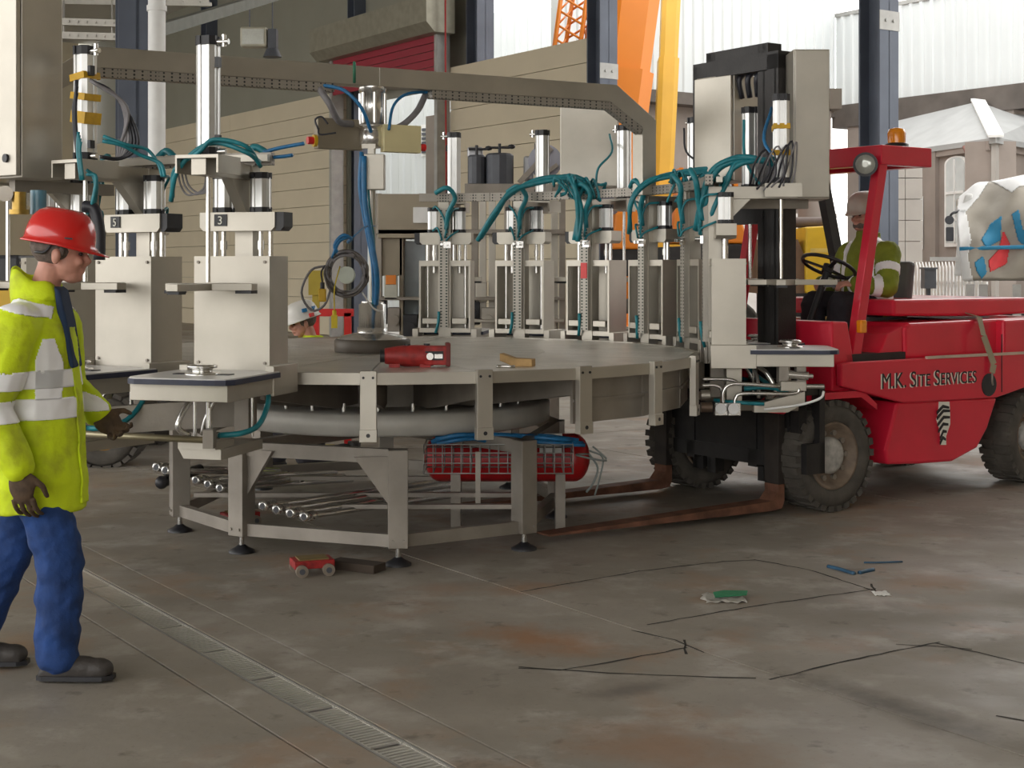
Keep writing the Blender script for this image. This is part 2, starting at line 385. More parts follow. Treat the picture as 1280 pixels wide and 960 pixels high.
def crack(pix, wd=.012, jit=.006):
    P = [ground(u, v) for u, v in pix]; Q = []
    for a, b in zip(P[:-1], P[1:]):
        n = max(2, int((b - a).length / .06))
        d = (b - a).normalized(); nrm = Vector((-d.y, d.x, 0))
        for k in range(n): Q.append(a.lerp(b, k / n) + nrm * random.uniform(-jit, jit))
    Q.append(P[-1]); L = []; Rr = []
    for i, p in enumerate(Q):
        d = (Q[min(i + 1, len(Q) - 1)] - Q[max(i - 1, 0)]).normalized(); nrm = Vector((-d.y, d.x, 0)) * wd * random.uniform(.25, .65)
        L.append(p + nrm); Rr.append(p - nrm)
    vs = [(p.x, p.y, .0015) for p in L] + [(p.x, p.y, .0015) for p in Rr]; n = len(Q)
    MB().add(vs, [(n + i, n + i + 1, i + 1, i) for i in range(n - 1)]).build('floor_crack', CRACK, fl)
for c in ([(650, 740), (800, 714), (905, 702), (945, 700)], [(945, 700), (1010, 712), (1090, 738)], [(808, 781), (930, 760), (1095, 736)],
          [(790, 788), (845, 800), (880, 816)], [(648, 836), (700, 838), (760, 828), (858, 810)], [(648, 834), (760, 842), (945, 848)],
          [(962, 850), (1060, 826), (1175, 803)], [(1120, 806), (1165, 808), (1215, 812)], [(1170, 804), (1240, 820), (1290, 832)],
          [(1090, 730), (1095, 744)], [(855, 800), (858, 818)], [(1245, 895), (1290, 903)], [(1080, 735), (1105, 742)]):
    crack(c)

# drain: a channel with lift-out grates
dr = MB(HALL).box(-.072, .072, -9, 30, -.03, -.022).box(-.074, -.066, -9, 30, -.03, -.001).box(.066, .074, -9, 30, -.03, -.001).build('trim_1', GALV); tag(dr, kind='structure')
g = MB().box(-.064, -.058, 0, .49, -.012, -.002).box(.058, .064, 0, .49, -.012, -.002)
for k in range(18): g.box(-.058, .058, .012 + k * .0265, .026 + k * .0265, -.010, -.003)
gm = g.mesh('drain_grate'); GRATE = mat('grate_zinc', (.62, .60, .55), .35, .45, .18, 3)
for k in range(28):
    o = link('drain_grate', gm, GRATE, dr); o.matrix_world = HALL @ T(0, -4 + k * .5)

# ================================================================== far wall
t0c, t1c = 9.5, 16.05                                   # open colonnade columns
tdoor = (wall_t(560), wall_t(430)); ZC = 5.9
wl = MB(HALL).box(SW + .12, SW + .2, t1c + .1, tdoor[0], 0, ZC).box(SW + .12, SW + .2, tdoor[1], 60, 0, ZC).box(SW + .12, SW + .2, tdoor[0], tdoor[1], 5.88, ZC).build('wall_far', LINER)
tag(wl, kind='structure')
def wall_rows(ta, tb, seg):
    n = max(1, round((tb - ta) / seg)); L = (tb - ta) / n
    for j in range(13):
        for i in range(n):
            MB(HALL).box(SW, SW + .12, ta + i * L + .004, ta + (i + 1) * L - .004, j * .454 + .006, (j + 1) * .454 - .006).build('wall_panel', CREAM, wl)
wall_rows(t1c + .3, tdoor[0] - .1, 6); wall_rows(tdoor[1] + .1, 46, 7.2)
up = MB(HALL).box(SW + .45, SW + .55, tdoor[0] - .6, 60, ZC - .3, 10)
up = up.build('wall_upper', LINER); tag(up, kind='structure')
gp = MB(HALL).box(-14, SW, 46, 46.2, 0, 10).build('wall_left', CREAM); tag(gp, kind='structure')
we = MB(HALL).box(-14, SW, -34.2, -34, 0, 9.6).build('wall_right_blocker', CREAM); tag(we, kind='structure')  # unseen end wall, added to darken the hall
fr_ = MB(HALL).box(SW, SW + .2, -34, 0, 0, 9.6).build('wall_far_right_blocker', CREAM); tag(fr_, kind='structure')  # unseen wall stretch, added to cut daylight coming in from the yard
ce = MB(HALL).box(-14.2, SW + .6, -34, 46, 9.6, 9.8)           # closed roof, the near side of the hall is open to the sky
ce = ce.build('ceiling', CEIL); tag(ce, kind='structure')

def column(s, t, z1, wd, label, m=COLG, plate=None, grp='steel columns along the far wall'):
    root = empty('steel_column', W(s, t), math.atan2(BX.y, BX.x))
    h = wd / 2; b = MB().box(-h, h, -h, -h + .03, 0, z1).box(-h, h, h - .03, h, 0, z1).box(-.012, .012, -h, h, 0, z1)
    b.build('flanged_shaft', m, root)
    MB().box(-h - .08, h + .08, -h - .08, h + .08, 0, .03).build('base_plate', m, root)
    if plate:
        MB().box(-h - .01, h + .01, -h - .012, -h, plate, plate + .28).build('splice_plate', GALV, root)
        for dx in (-.08, .08): MB().cyl((dx, -h - .012, plate + .14), (dx, -h - .03, plate + .14), .025, n=8).build('bolt', GALV, root)
    return tag(root, label, 'column', grp)
column(SW + .1, t0c, 9.6, .40, 'dark grey steel column standing alone behind the red forklift', plate=wall_z(1100, 38))
column(SW + .1, t1c, 9.6, .40, 'dark grey steel column at the open end of the cream panel wall', plate=wall_z(755, 98))
column(SW + .3, wall_t(585), 9.6, .42, 'dark grey steel column right beside the roller shutter door')
column(SW + .32, wall_t(432), 9.6, .36, 'dark grey steel column behind the left end of the roller shutter box')
column(SW + .32, wall_t(250), 9.6, .42, 'dark steel column rising behind the top of the cream panel wall')
p = at(170, 335, 17); c5 = empty('steel_column', (p.x, p.y, 0), R(20))
MB().box(-.22, .22, -.2, -.16, 0, 9.6).box(-.22, .22, .16, .2, 0, 9.6).box(-.02, .02, -.2, .2, 0, 9.6).build('flanged_shaft', COLG, c5)
MB().box(-.3, .3, -.3, .3, 0, .03).build('base_plate', COLG, c5)
tag(c5, 'broad blue grey steel column behind the tape-wrapped cylinders', 'column')
p = at(196, 335, 16.6); dp = MB().cyl((0, 0, 0), (0, 0, 9.6), .10, n=16); 
for z in (1.2, 2.6, 4.6, 6.6): dp.cyl((0, 0, z), (0, 0, z + .06), .115, n=16)
tag(dp.build('drain_pipe', WHITEP, loc=(p.x, p.y, 0)), 'pale vertical drain pipe running beside the blue grey column', 'pipe')

# steelwork on the upper wall
q0, q1 = at(196, 38, 19), at(345, -6, 24)
tag(MB().bar(q0, q1, .14, .16).bar(q0 + Vector((0, 0, .02)), q0 + Vector((.02, 0, -.25)), .3, .05).build('roof_brace', mat('brace_green_grey', (.17, .18, .16), .6, .2)), 'grey green diagonal brace running up to the roof', 'beam')
for i, v in enumerate((3, 29, 46)):
    a, b = at(60, v, 18.8), at(160 if v > 10 else 262, v + 3, 18.8 if v > 10 else 20.5)
    t = MB().bar(a, b, .12, .05).bar(a + Vector((0, -.05, .04)), b + Vector((0, -.05, .04)), .015, .05)
    for f_ in (.2, .8): c_ = a.lerp(b, f_); t.cyl(c_, (c_.x, c_.y, 9.62), .012, n=6)
    for k in range(9):
        t.cbox(a.lerp(b, (k + .5) / 9) + Vector((0, -.07, .02)), (.02, .02, .03))
    tag(t.build('cable_tray', mat('tray_zinc', (.42, .40, .36), .5, .4)), ('uppermost long zinc cable tray under the roof by the blue grey column', 'middle one of the three zinc cable trays by the blue grey column', 'lowest of the three zinc cable trays by the blue grey column')[i], 'cable tray', 'cable trays under the roof')
p = at(327, 46, 24); fd = empty('floodlight', (p.x, p.y, 0))
MB().box(-.34, .1, -.12, .12, p.z - .18, p.z + .15).build('housing', mat('flood_body', (.42, .40, .32), .5, .1), fd, .03)
MB().box(-.30, .06, -.14, -.12, p.z - .14, p.z + .11).build('lens', GLASS, fd)
MB().box(.12, .26, -.1, .1, p.z - .2, p.z + .12).build('control_gear', GREYM, fd)
MB().cyl((.18, 0, p.z - .34), (.18, 0, p.z - .2), .16, .10).build('sensor_hood', GREYM, fd)
MB().cyl((.18, 0, p.z + .1), (.18, 0, 9.6), .012, n=6).cyl((-.2, 0, p.z + .1), (-.2, 0, 9.6), .012, n=6).build('suspension_rod', GREYM, fd)
tag(fd, 'floodlight hung on rods from the roof near the far wall', 'lamp')

# roller shutter
d1 = empty('door_1', W(SW, 0), 0); d1.matrix_world = HALL; tag(d1, kind='structure')
ta, tb = tdoor
zb = wall_z(560, 45)
MB().prism([(SW - .75, zb + .75), (SW - .05, zb + .95), (SW - .05, zb), (SW - .55, zb), (SW - .75, zb + .2)], ta - .35, tb + .35,
           Matrix(((1, 0, 0, 0), (0, 0, 1, 0), (0, 1, 0, 0), (0, 0, 0, 1)))).build('shutter_box', mat('shutter_housing', (.27, .255, .20), .45, .4), d1)
for k in range(9):
    z = 5.75 + k * .17
    MB().box(SW - .30, SW - .27, ta, tb, z + .008, z + .162).build('shutter_slat', SHUTR, d1)
for t in (ta - .05, tb + .05): MB().box(SW - .34, SW - .02, t - .06, t + .06, 0, zb).build('guide_rail', GALV, d1)

# ================================================================== yard buildings
def clad_wall(name, a, b, z0, z1, label, cat='building', pitch=.33, th=.3, grp=None):   # corrugated sheet built rib by rib
    a, b = Vector(a), Vector(b); d = (b - a); L = d.length; d.normalize(); n = Vector((d.y, -d.x, 0))
    M = Matrix(((d.x, n.x, 0, a.x), (d.y, n.y, 0, a.y), (0, 0, 1, 0), (0, 0, 0, 1)))
    k = int(L / pitch); poly = []
    for i in range(k):
        x = i * pitch; poly += [(x, 0), (x + pitch * .55, 0), (x + pitch * .65, .05), (x + pitch * .9, .05)]
    poly += [(k * pitch, 0), (k * pitch, -th), (0, -th)]
    root = empty(name, a); 
    MB(T(-a.x, -a.y) @ M).prism(poly, z0, z1).build('corrugated_sheet', CLAD, root)
    return root, M, L
K = Vector((8.75, 38.9, 0))
la = K - BX * 9.3
r1, M1, L1 = clad_wall('corrugated_building', la, K, 6.0, 9.6, '')
iv = T(-la.x, -la.y) @ M1
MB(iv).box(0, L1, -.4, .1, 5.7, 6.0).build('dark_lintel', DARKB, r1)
MB(iv).box(0, L1, -.28, .06, 9.6, 9.7).build('eaves_trim', GALV, r1)
MB(iv).box(0, L1, -6, -.4, 0, 5.7).build('recess_back', STONE, r1)
tag(r1, 'white corrugated cladding of the building behind the crane booms', 'building')
rb = K - AX * 24
r2, M2, L2 = clad_wall('corrugated_building', K, rb, 6.0, 8.4, '')
iv = T(-K.x, -K.y) @ M2
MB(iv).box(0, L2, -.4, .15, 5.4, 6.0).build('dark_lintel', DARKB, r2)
MB(iv).box(0, L2, -.28, .06, 8.4, 8.5).build('eaves_trim', GALV, r2)
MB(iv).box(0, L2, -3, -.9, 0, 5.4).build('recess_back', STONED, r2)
for k in range(5): MB(iv).box(.5 + k * 4.4, 1.3 + k * 4.4, -.6, .1, 0, 5.4).build('stone_pier', STONE, r2)
for k in range(8): MB(iv).box(1.8 + k * .55, 2.2 + k * .55, -.95, -.85, 3.9, 5.1).build('window_pane', GLASS, r2)
tag(r2, 'white corrugated upper wall on dark beam behind the slate-roofed building', 'building')
a = at(400, 335, 47); b = at(735, 335, 43)
r3, M3, L3 = clad_wall('corrugated_building', (a.x, a.y, 0), (b.x, b.y, 0), 0, 9.5, '', pitch=.45)
iv = T(-a.x, -a.y) @ M3
lv = MB(iv); xl = L3 * .455
for k in range(6): lv.box(xl - .45, xl + .45, .05, .12, 5.25 + k * .14, 5.33 + k * .14)
lv.build('louvre_vent', GREYM, r3); MB(iv).box(xl - .5, xl + .5, .04, .07, 5.15, 6.15).build('vent_backing', WHITEP, r3)
tag(r3, 'white corrugated shed with louvre vent seen through the roller shutter doorway', 'building')

# slate-roofed stone building with arched windows
def stone_house():
    cn = at(1240, 173, 31); root = empty('stone_building', (cn.x, cn.y, 0)); Z = cn.z
    pl = at(1108, 190, 35.2) - cn; pr = at(1340, 190, 35) - cn
    pl.z = pr.z = 0; nL = (pl).normalized(); nR = pr.normalized()
    for d, L, first in ((nL, pl.length, True), (nR, pr.length, False)):
        n = Vector((d.y, -d.x, 0)); n = n if n.y < 0 else -n
        M = Matrix(((d.x, n.x, 0, 0), (d.y, n.y, 0, 0), (0, 0, 1, 0), (0, 0, 0, 1)))
        MB(M).box(0, L, -.6, 0, 0, Z - .05).build('wall_face', STONE, root)
        for x in ((2.3, 3.4) if first else (.2, 3.0)):
            MB(M).box(x - .25, x + .25, 0, .10, 0, Z - .1).build('pilaster', STONEL if x < .3 else STONE, root)
        MB(M).box(0, L, 0, .06, 1.0, 1.12).build('string_course', STONE, root); MB(M).box(0, L, 0, .08, Z - .25, Z - .05).build('string_course', STONE, root)
        for x in ((1.33,) if first else (1.0,)):
            wz0, wz1, hw = 2.2, Z - .35, .36 if first else .26
            arch = [(x - hw, wz0), (x + hw, wz0), (x + hw, wz1 - .12)] + [(x + hw * math.cos(a), wz1 - .12 + .16 * math.sin(a)) for a in [math.pi * k / 8 for k in range(1, 8)]] + [(x - hw, wz1 - .12)]
            big = [(x + (px - x) * 1.22, wz0 - .08 + (pz - wz0) * 1.06) for px, pz in arch]
            S = M @ Matrix(((1, 0, 0, 0), (0, 0, 1, 0), (0, 1, 0, 0), (0, 0, 0, 1)))
            wf = MB(S).prism(big, 0, .04).build('window_surround', WHITEP, root)
            MB(S).prism(arch, .04, .05).build('pane', mat('bright_pane', (.55, .58, .58), .2, 0, .1, 3), wf)
            MB(M).box(x - .02, x + .02, .045, .075, wz0, wz1).box(x - hw, x + hw, .045, .075, 3.3, 3.36).box(x - hw, x + hw, .045, .075, 2.7, 2.74).build('glazing_bar', WHITEP, wf)
        if first:
            MB(M).tube([(.90, .1, Z - .1), (.72, .1, Z - .4), (.68, .1, Z - .8), (.68, .1, .2)], .04, 8, 2).build('downpipe', mat('rust_pipe', (.2, .09, .07)), root)
            MB(M).tube([(2.55, .14, 3.3), (2.55, .14, 2.1), (2.75, .14, 1.9), (2.75, .14, 1.5)], .035, 8, 1).build('white_cable', WHITEP, root)
    o = .25
    A = Vector((0, -o, Z)); L_ = pl + Vector((-.1, -o, Z)); R_ = pr + Vector((.1, -o, Z)); top = at(1222, 126, 35) - Vector((cn.x, cn.y, 0)); tl = at(1118, 138, 38) - Vector((cn.x, cn.y, 0)); tr = at(1345, 128, 38) - Vector((cn.x, cn.y, 0))
    dn = Vector((0, 0, -.12))
    vs = [A, L_, R_, top, tl, tr] + [x + dn for x in (A, L_, R_, top, tl, tr)]
    MB().add(vs, [(1, 0, 3, 4), (0, 2, 5, 3), (7, 10, 9, 6), (6, 9, 11, 8), (0, 1, 7, 6), (2, 0, 6, 8), (1, 4, 10, 7), (5, 2, 8, 11), (4, 3, 9, 10), (3, 5, 11, 9)]).build('slate_roof', SLATE, root)
    MB().bar(A + Vector((0, 0, .03)), top + Vector((0, 0, .03)), .32, .06).build('hip_capping', WHITEP, root)
    tag(root, 'stone building with pale slate roof and arched white windows', 'building')
stone_house()
# block wall lit white between the forklift post and the stone building
bw = at(1110, 335, 30); wbk = empty('block_wall', (bw.x, bw.y, 0), R(-3))
for j in range(9):
    for i in range(2):
        MB().box(i * .36 - .0, i * .36 + .35, 0, .3, j * .44, j * .44 + .425).build('block', STONEL, wbk)
tag(wbk, 'narrow pale block wall beside the stone building', 'wall')
# round stone pier + white low wall behind the yellow cab
pr_ = at(1018, 335, 29); rp = empty('stone_pier', (pr_.x, pr_.y, 0))
for j in range(6): MB().cyl((0, 0, j * .8), (0, 0, j * .8 + .78), .33, n=20).build('drum', STONE, rp)
MB().box(-.45, .45, -.45, .45, 4.8, 5.2).build('capital', STONED, rp)
tag(rp, 'round stone pier behind the yellow excavator', 'pier')
b0, b1 = at(900, 335, 32), at(1040, 335, 32); lw = MB().box(b0.x, b1.x, 32, 32.3, 0, 2.75).box(b0.x - .1, b1.x + .1, 31.95, 32.35, 2.75, 2.85)
tag(lw.build('boundary_wall', WHITEP), 'white boundary wall behind the yellow excavator', 'wall')

# palisade fence
f0, f1 = at(1128, 335, 27), at(1232, 335, 24.5); fr = empty('palisade_fence', (f0.x, f0.y, 0)); fd_ = (f1 - f0); FL = fd_.length; fd_.normalize()
FM = Matrix(((fd_.x, -fd_.y, 0, 0), (fd_.y, fd_.x, 0, 0), (0, 0, 1, 0), (0, 0, 0, 1)))
fn = int(FL / .105)
pale = MB().prism([(-.035, .0), (.035, 0), (.035, 1.66), (0, 1.75), (-.035, 1.66)], -.01, .01, Matrix(((1, 0, 0, 0), (0, 0, 1, 0), (0, 1, 0, 0), (0, 0, 0, 1)))).mesh('pale')
for k in range(fn):
    o = link('pale', pale, WHITEP, fr); o.matrix_local = FM @ T(.05 + k * .105, 0)
for z in (.4, 1.35): MB(FM).box(0, FL, .01, .05, z, z + .06).build('rail', WHITEP, fr)
tag(fr, 'white palisade fence in the yard behind the forklift seat', 'fence')
p = at(1157, 360, 25.5); 
jb = MB(T(p.x, p.y)).box(-.1, .1, -.3, -.05, 1.28, 1.62).box(-.12, .12, -.33, -.02, 1.62, 1.65).box(-.03, .03, -.2, -.1, 0, 1.28).box(-.12, .12, -.3, -.05, 0, .04)
tag(jb.build('utility_box', GREYM), 'dark grey utility box on a post before the palisade fence', 'box')

# ------------------------------------------------------------------ cranes
def crane_boom(name, pa, pb, wa, wb, m, label):
    a, b = Vector(pa), Vector(pb); root = empty(name, (a.x, a.y, 0)); off = Vector((a.x, a.y, 0))
    d = (b - a).normalized(); x = d.cross(Vector((0, 1, 0))).normalized(); y = x.cross(d)
    for i, (f0, f1, sc) in enumerate(((0, .55, 1.0), (.55, 1.0, .86))):
        p0, p1 = a.lerp(b, f0) - off, a.lerp(b, f1) - off; w0 = (wa + (wb - wa) * f0) * sc / 2; w1 = (wa + (wb - wa) * f1) * sc / 2
        prof = [(-1, -.8), (-.55, -1.1), (.55, -1.1), (1, -.8), (1, .8), (.55, 1.1), (-.55, 1.1), (-1, .8)]
        vs = [p0 + x * (c * w0) + y * (e * w0) for c, e in prof] + [p1 + x * (c * w1) + y * (e * w1) for c, e in prof]
        MB().add(vs, [(k, (k + 1) % 8, 8 + (k + 1) % 8, 8 + k) for k in range(8)] + [tuple(range(7, -1, -1)), tuple(range(8, 16))]).build('boom_section', m, root)
    MB().box(-.8, .8, -.9, .9, 0, .5).cyl((0, 0, .5), (0, 0, 1.0), .6).box(-.5, .5, -.5, .5, 1.0, max(1.3, a.z + .2)).build('crane_base', m, root)
    return tag(root, label, 'crane')
crane_boom('mobile_crane', at(757, 300, 29), at(799, -60, 30.5), .95, 1.25, ORG_P, 'thick orange telescopic crane boom beyond the open end of the hall')
crane_boom('mobile_crane', at(828, 245, 33), at(841, -60, 34), .42, .52, CRY, 'slim yellow crane boom beside the thick orange boom')
lc = at(690, 335, 30); lr = empty('lattice_crane', (lc.x, lc.y, 0)); b4 = []
mk = lambda u, v, Y: at(u, v, Y) - Vector((lc.x, lc.y, 0))
legs = [(mk(685, 120, 30), mk(706, -40, 30)), (mk(697, 120, 31), mk(722, -40, 31)), (mk(716, 120, 30), mk(739, -40, 30)), (mk(724, 120, 31), mk(745, -40, 31))]
for a, b in legs: MB().tube([a, b], .05, 8, 1).build('chord', ORG_P, lr)
for i, (p, q) in enumerate(((0, 1), (1, 3), (3, 2), (2, 0))):
    for k in range(9):
        f = k / 9; a = legs[p][0].lerp(legs[p][1], f); b = legs[q][0].lerp(legs[q][1], f + (1 / 9)); MB().tube([a, b], .025, 6, 1).build('lacing_bar', ORG_P, lr)
MB().tube([(0, 0, 0), legs[0][0]], .06, 8, 1).tube([(.4, 1, 0), legs[1][0]], .06, 8, 1).tube([(.5, 0, 0), legs[2][0]], .06, 8, 1).tube([(.8, 1, 0), legs[3][0]], .06, 8, 1).build('lower_mast', ORG_P, lr)
tag(lr, 'orange lattice crane jib rising above the cream wall end', 'crane')

# ------------------------------------------------------------------ vehicles and goods in the yard
def wheel_mb(r, wd, M):
    return MB(M).lathe([(r * .55, -wd / 2), (r * .9, -wd / 2), (r, -wd * .35), (r, wd * .35), (r * .9, wd / 2), (r * .55, wd / 2), (r * .55, -wd / 2)], 26, caps=False)
ex = at(1018, 335, 24.5); xr = empty('yellow_excavator', (ex.x, ex.y, 0), 0)
q = lambda u, v: ((u - 640) / F * 24.5 - ex.x, EYE - (v - HZ) * 24.5 / F)
XZ = Matrix(((1, 0, 0, 0), (0, 0, 1, 0), (0, 1, 0, 0), (0, 0, 0, 1)))
MB(XZ).prism([q(998, 366), q(998, 285), q(1036, 283), q(1036, 308), q(1053, 316), q(1053, 366)], -.6, .6).build('engine_hood', YEL, xr, .03)
MB(XZ).prism([q(940, 366), q(940, 300), q(990, 300), q(998, 320), q(998, 366)], -.5, .5).build('cab_base', mat('cab_brown', (.16, .09, .05)), xr)
MB().cyl((q(985, 278)[0], 0, q(985, 278)[1]), (q(1034, 278)[0], 0, q(1034, 278)[1]), .09).build('exhaust_silencer', mat('burnt_steel', (.12, .09, .08), .6, .4), xr)
MB().box(-.9, 1.0, -.5, .5, .55, 1.22).build('undercarriage', BLACKM, xr)
for s in (-.75, .55): 
    wm = wheel_mb(.48, .35, T(s, -.55, .48) @ Matrix.Rotation(R(90), 4, 'X')).build('wheel', RUBBER, xr); MB(T(s, -.6, .48) @ Matrix.Rotation(R(90), 4, 'X')).lathe([(.24, -.1), (.24, .15), (.12, .18)], 20).build('rim', mat('brown_rim', (.25, .12, .08)), wm)
MB(XZ).prism([q(1004, 316), q(1004, 311), q(1027, 311), q(1027, 316)], -.606, -.6).build('worn_decal', mat('faint_letter', (.60, .42, .10)), xr)
tag(xr, 'yellow wheeled excavator hood seen behind the steering wheel', 'excavator')

# small orange machine behind the deck stations
om = at(855, 335, 26); orr = empty('orange_loader', (om.x, om.y, 0))
qo = lambda u, v: ((u - 640) / F * 26 - om.x, EYE - (v - HZ) * 26 / F)
MB(XZ).prism([qo(762, 312), qo(766, 268), qo(800, 262), qo(805, 312)], -.7, .7).build('hood', ORG_P, orr, .03)
MB(XZ).prism([qo(835, 305), qo(838, 262), qo(870, 250), qo(912, 252), qo(930, 305)], -.6, .6).build('body', ORG_P, orr, .03)
MB(XZ).prism([qo(845, 262), qo(850, 215), qo(905, 212), qo(915, 262)], -.5, .5).build('cab', mat('cab_glass_grey', (.38, .42, .46), .25), orr)
for s in (845, 878, 912): MB(XZ).prism([qo(s, 262), qo(s, 212), qo(s + 5, 212), qo(s + 5, 262)], -.53, .53).build('cab_post', ORG_P, orr)
MB(XZ).prism([qo(760, 345), qo(760, 312), qo(935, 305), qo(935, 345)], -.6, .6).build('chassis', BLACKM, orr)
for s in (785, 905): wheel_mb(.55, .4, T(qo(s, 300)[0], -.6, .55) @ Matrix.Rotation(R(90), 4, 'X')).build('wheel', RUBBER, orr)
MB().box(-.9, .9, -.3, .3, .4, 1.5).build('axle_frame', BLACKM, orr)
tag(orr, 'orange wheeled machine in the yard behind the filling stations', 'vehicle')

# lorry with a tarpaulin load
def lorry():
    Y = 22.0; p0 = at(1235, 335, Y); root = empty('tarped_lorry', (p0.x, p0.y, 0), -R(19))
    q = lambda u, v: ((u - 640) / F * (Y - 1.2) - p0.x, EYE - (v - HZ) * (Y - 1.2) / F)
    MB(XZ).prism([q(1192, 345), q(1199, 262), q(1206, 240), q(1215, 240), q(1215, 345)], -1.0, 1.2).build('cab_edge', WHITEP, root, .03)
    MB(XZ).prism([q(1199, 300), q(1201, 258), q(1205, 258), q(1203, 300)], -1.05, -1.0).build('red_trim', REDB, root)
    # load under the sheet: a lumpy draped surface
    nx, nz = 30, 24; vs = []; 
    for side in (0, 1):
        for j in range(nz + 1):
            for i in range(nx + 1):
                fx, fz = i / nx, j / nz
                u = 1197 + (1345 - 1197) * fx - 6 * fz * (1 - fx) + (10 * (1 - fz) if i == 0 else 0); top = 216 + 12 * math.sin(fx * 5 + .6) * .5 + (26 * max(0, .18 - fx) / .18); v = 352 - (352 - top) * fz
                x, z = q(u, v)
                fold = .10 * math.sin(9 * fx + 3.5 * fz) + .07 * math.sin(17 * fx - 9 * fz + 1) + .05 * noise.noise((fx * 6, fz * 6, 2))
                bulge = .35 * (1 - fz) ** .7
                y = (-1.25 - fold + .55 * fz ** 3 - .2 * math.sin(math.pi * fz)) if not side else 1.6
                vs.append((x, y, z))
    n1 = (nx + 1) * (nz + 1); fs = []; idf = lambda i, j, s: s * n1 + j * (nx + 1) + i
    for j in range(nz):
        for i in range(nx):
            fs.append((idf(i, j, 0), idf(i + 1, j, 0), idf(i + 1, j + 1, 0), idf(i, j + 1, 0))); fs.append((idf(i, j + 1, 1), idf(i + 1, j + 1, 1), idf(i + 1, j, 1), idf(i, j, 1)))
    for i in range(nx):
        fs.append((idf(i, nz, 0), idf(i + 1, nz, 0), idf(i + 1, nz, 1), idf(i, nz, 1))); fs.append((idf(i, 0, 1), idf(i + 1, 0, 1), idf(i + 1, 0, 0), idf(i, 0, 0)))
    for j in range(nz):
        fs.append((idf(0, j, 1), idf(0, j, 0), idf(0, j + 1, 0), idf(0, j + 1, 1))); fs.append((idf(nx, j, 0), idf(nx, j, 1), idf(nx, j + 1, 1), idf(nx, j + 1, 0)))
    tp = MB().add(vs, fs, True).build('tarpaulin', TARP, root)
    def stripe(poly, m, name):
        def inside(c, n):
            u = 640 + (c.x + p0.x) / (p0.y - 1.2) * F; v = HZ + (EYE - c.z) * F / (p0.y - 1.2)
            if n.y > .2: return False
            r = False; k = len(poly)
            for i in range(k):
                (x1, y1), (x2, y2) = poly[i], poly[(i + 1) % k]
                if (y1 > v) != (y2 > v) and u < (x2 - x1) * (v - y1) / (y2 - y1) + x1: r = not r
            return r
        return inside
    sb = tp.modifiers.new('fine', 'SUBSURF'); sb.levels = 2; sb.render_levels = 2
    dg = bpy.context.evaluated_depsgraph_get(); me = bpy.data.meshes.new_from_object(tp.evaluated_get(dg)); tp.modifiers.clear(); tp.data = me
    peel(tp, 'white_fold', stripe([(1200, 205), (1345, 205), (1345, 228), (1272, 232), (1262, 240), (1245, 228), (1235, 222), (1222, 245), (1205, 266), (1196, 262)], None, ''), TARPW, tp, .01)
    peel(tp, 'white_flap', stripe([(1180, 262), (1206, 262), (1214, 300), (1210, 320), (1216, 352), (1180, 356)], None, ''), TARPW, tp, .01)
    peel(tp, 'blue_stripe', stripe([(1237, 280), (1250, 270), (1248, 300), (1232, 310), (1226, 300)], None, ''), TARPB, tp, .012)
    peel(tp, 'blue_stripe', stripe([(1262, 268), (1270, 262), (1275, 288), (1290, 285), (1300, 330), (1280, 310), (1270, 300)], None, ''), TARPB, tp, .012)
    peel(tp, 'red_stripe', stripe([(1252, 288), (1260, 305), (1256, 330), (1236, 340), (1234, 326), (1246, 312)], None, ''), TARPR, tp, .012)
    peel(tp, 'blue_stripe', stripe([(1218, 328), (1228, 320), (1232, 340), (1226, 348), (1220, 338)], None, ''), TARPB, tp, .012)
    x0, z0 = q(1200, 311); x1, z1 = q(1330, 308)
    MB().tube([(x0, -1.45, z0), ((x0 + x1) / 2, -1.5, z0 + .02), (x1, -1.42, z1)], .03, 6).build('lashing_strap', TARPB, tp)
    MB().box(q(1195, 0)[0], q(1345, 0)[0], -1.1, 1.2, .75, 1.0).build('chassis', BLACKM, root)
    for u in (1215, 1250, 1295): wheel_mb(.48, .32, T(q(u, 0)[0], -1.0, .48) @ Matrix.Rotation(R(90), 4, 'X')).build('wheel', RUBBER, root)
    for u in (1212, 1228, 1268): x = q(u, 0)[0]; MB().box(x - .06, x + .06, -1.15, -1.0, .5, 1.4).build('side_post', GALV, root)
    x, z = q(1187, 274); MB().tube([(q(1200, 262)[0], -1.1, q(1200, 262)[1]), (q(1190, 266)[0], -1.2, q(1190, 266)[1]), (x, -1.2, z)], .02, 6).build('mirror_arm', BLACKP, root)
    MB().cyl((x, -1.17, z), (x, -1.23, z), .065).build('round_mirror', GREYM, root)
    MB().box(x - .05, x + .06, -1.25, -1.17, q(0, 301)[1], q(0, 283)[1]).build('mirror', GREYM, root, .015)
    MB(XZ).prism([q(1163, 326), q(1163, 321), q(1200, 321), q(1200, 326)], -1.2, -1.12).build('white_pole', WHITEP, root)
    root.location.x += .45
    tag(root, 'lorry with a grey tarpaulin load striped blue and red', 'lorry')
lorry()

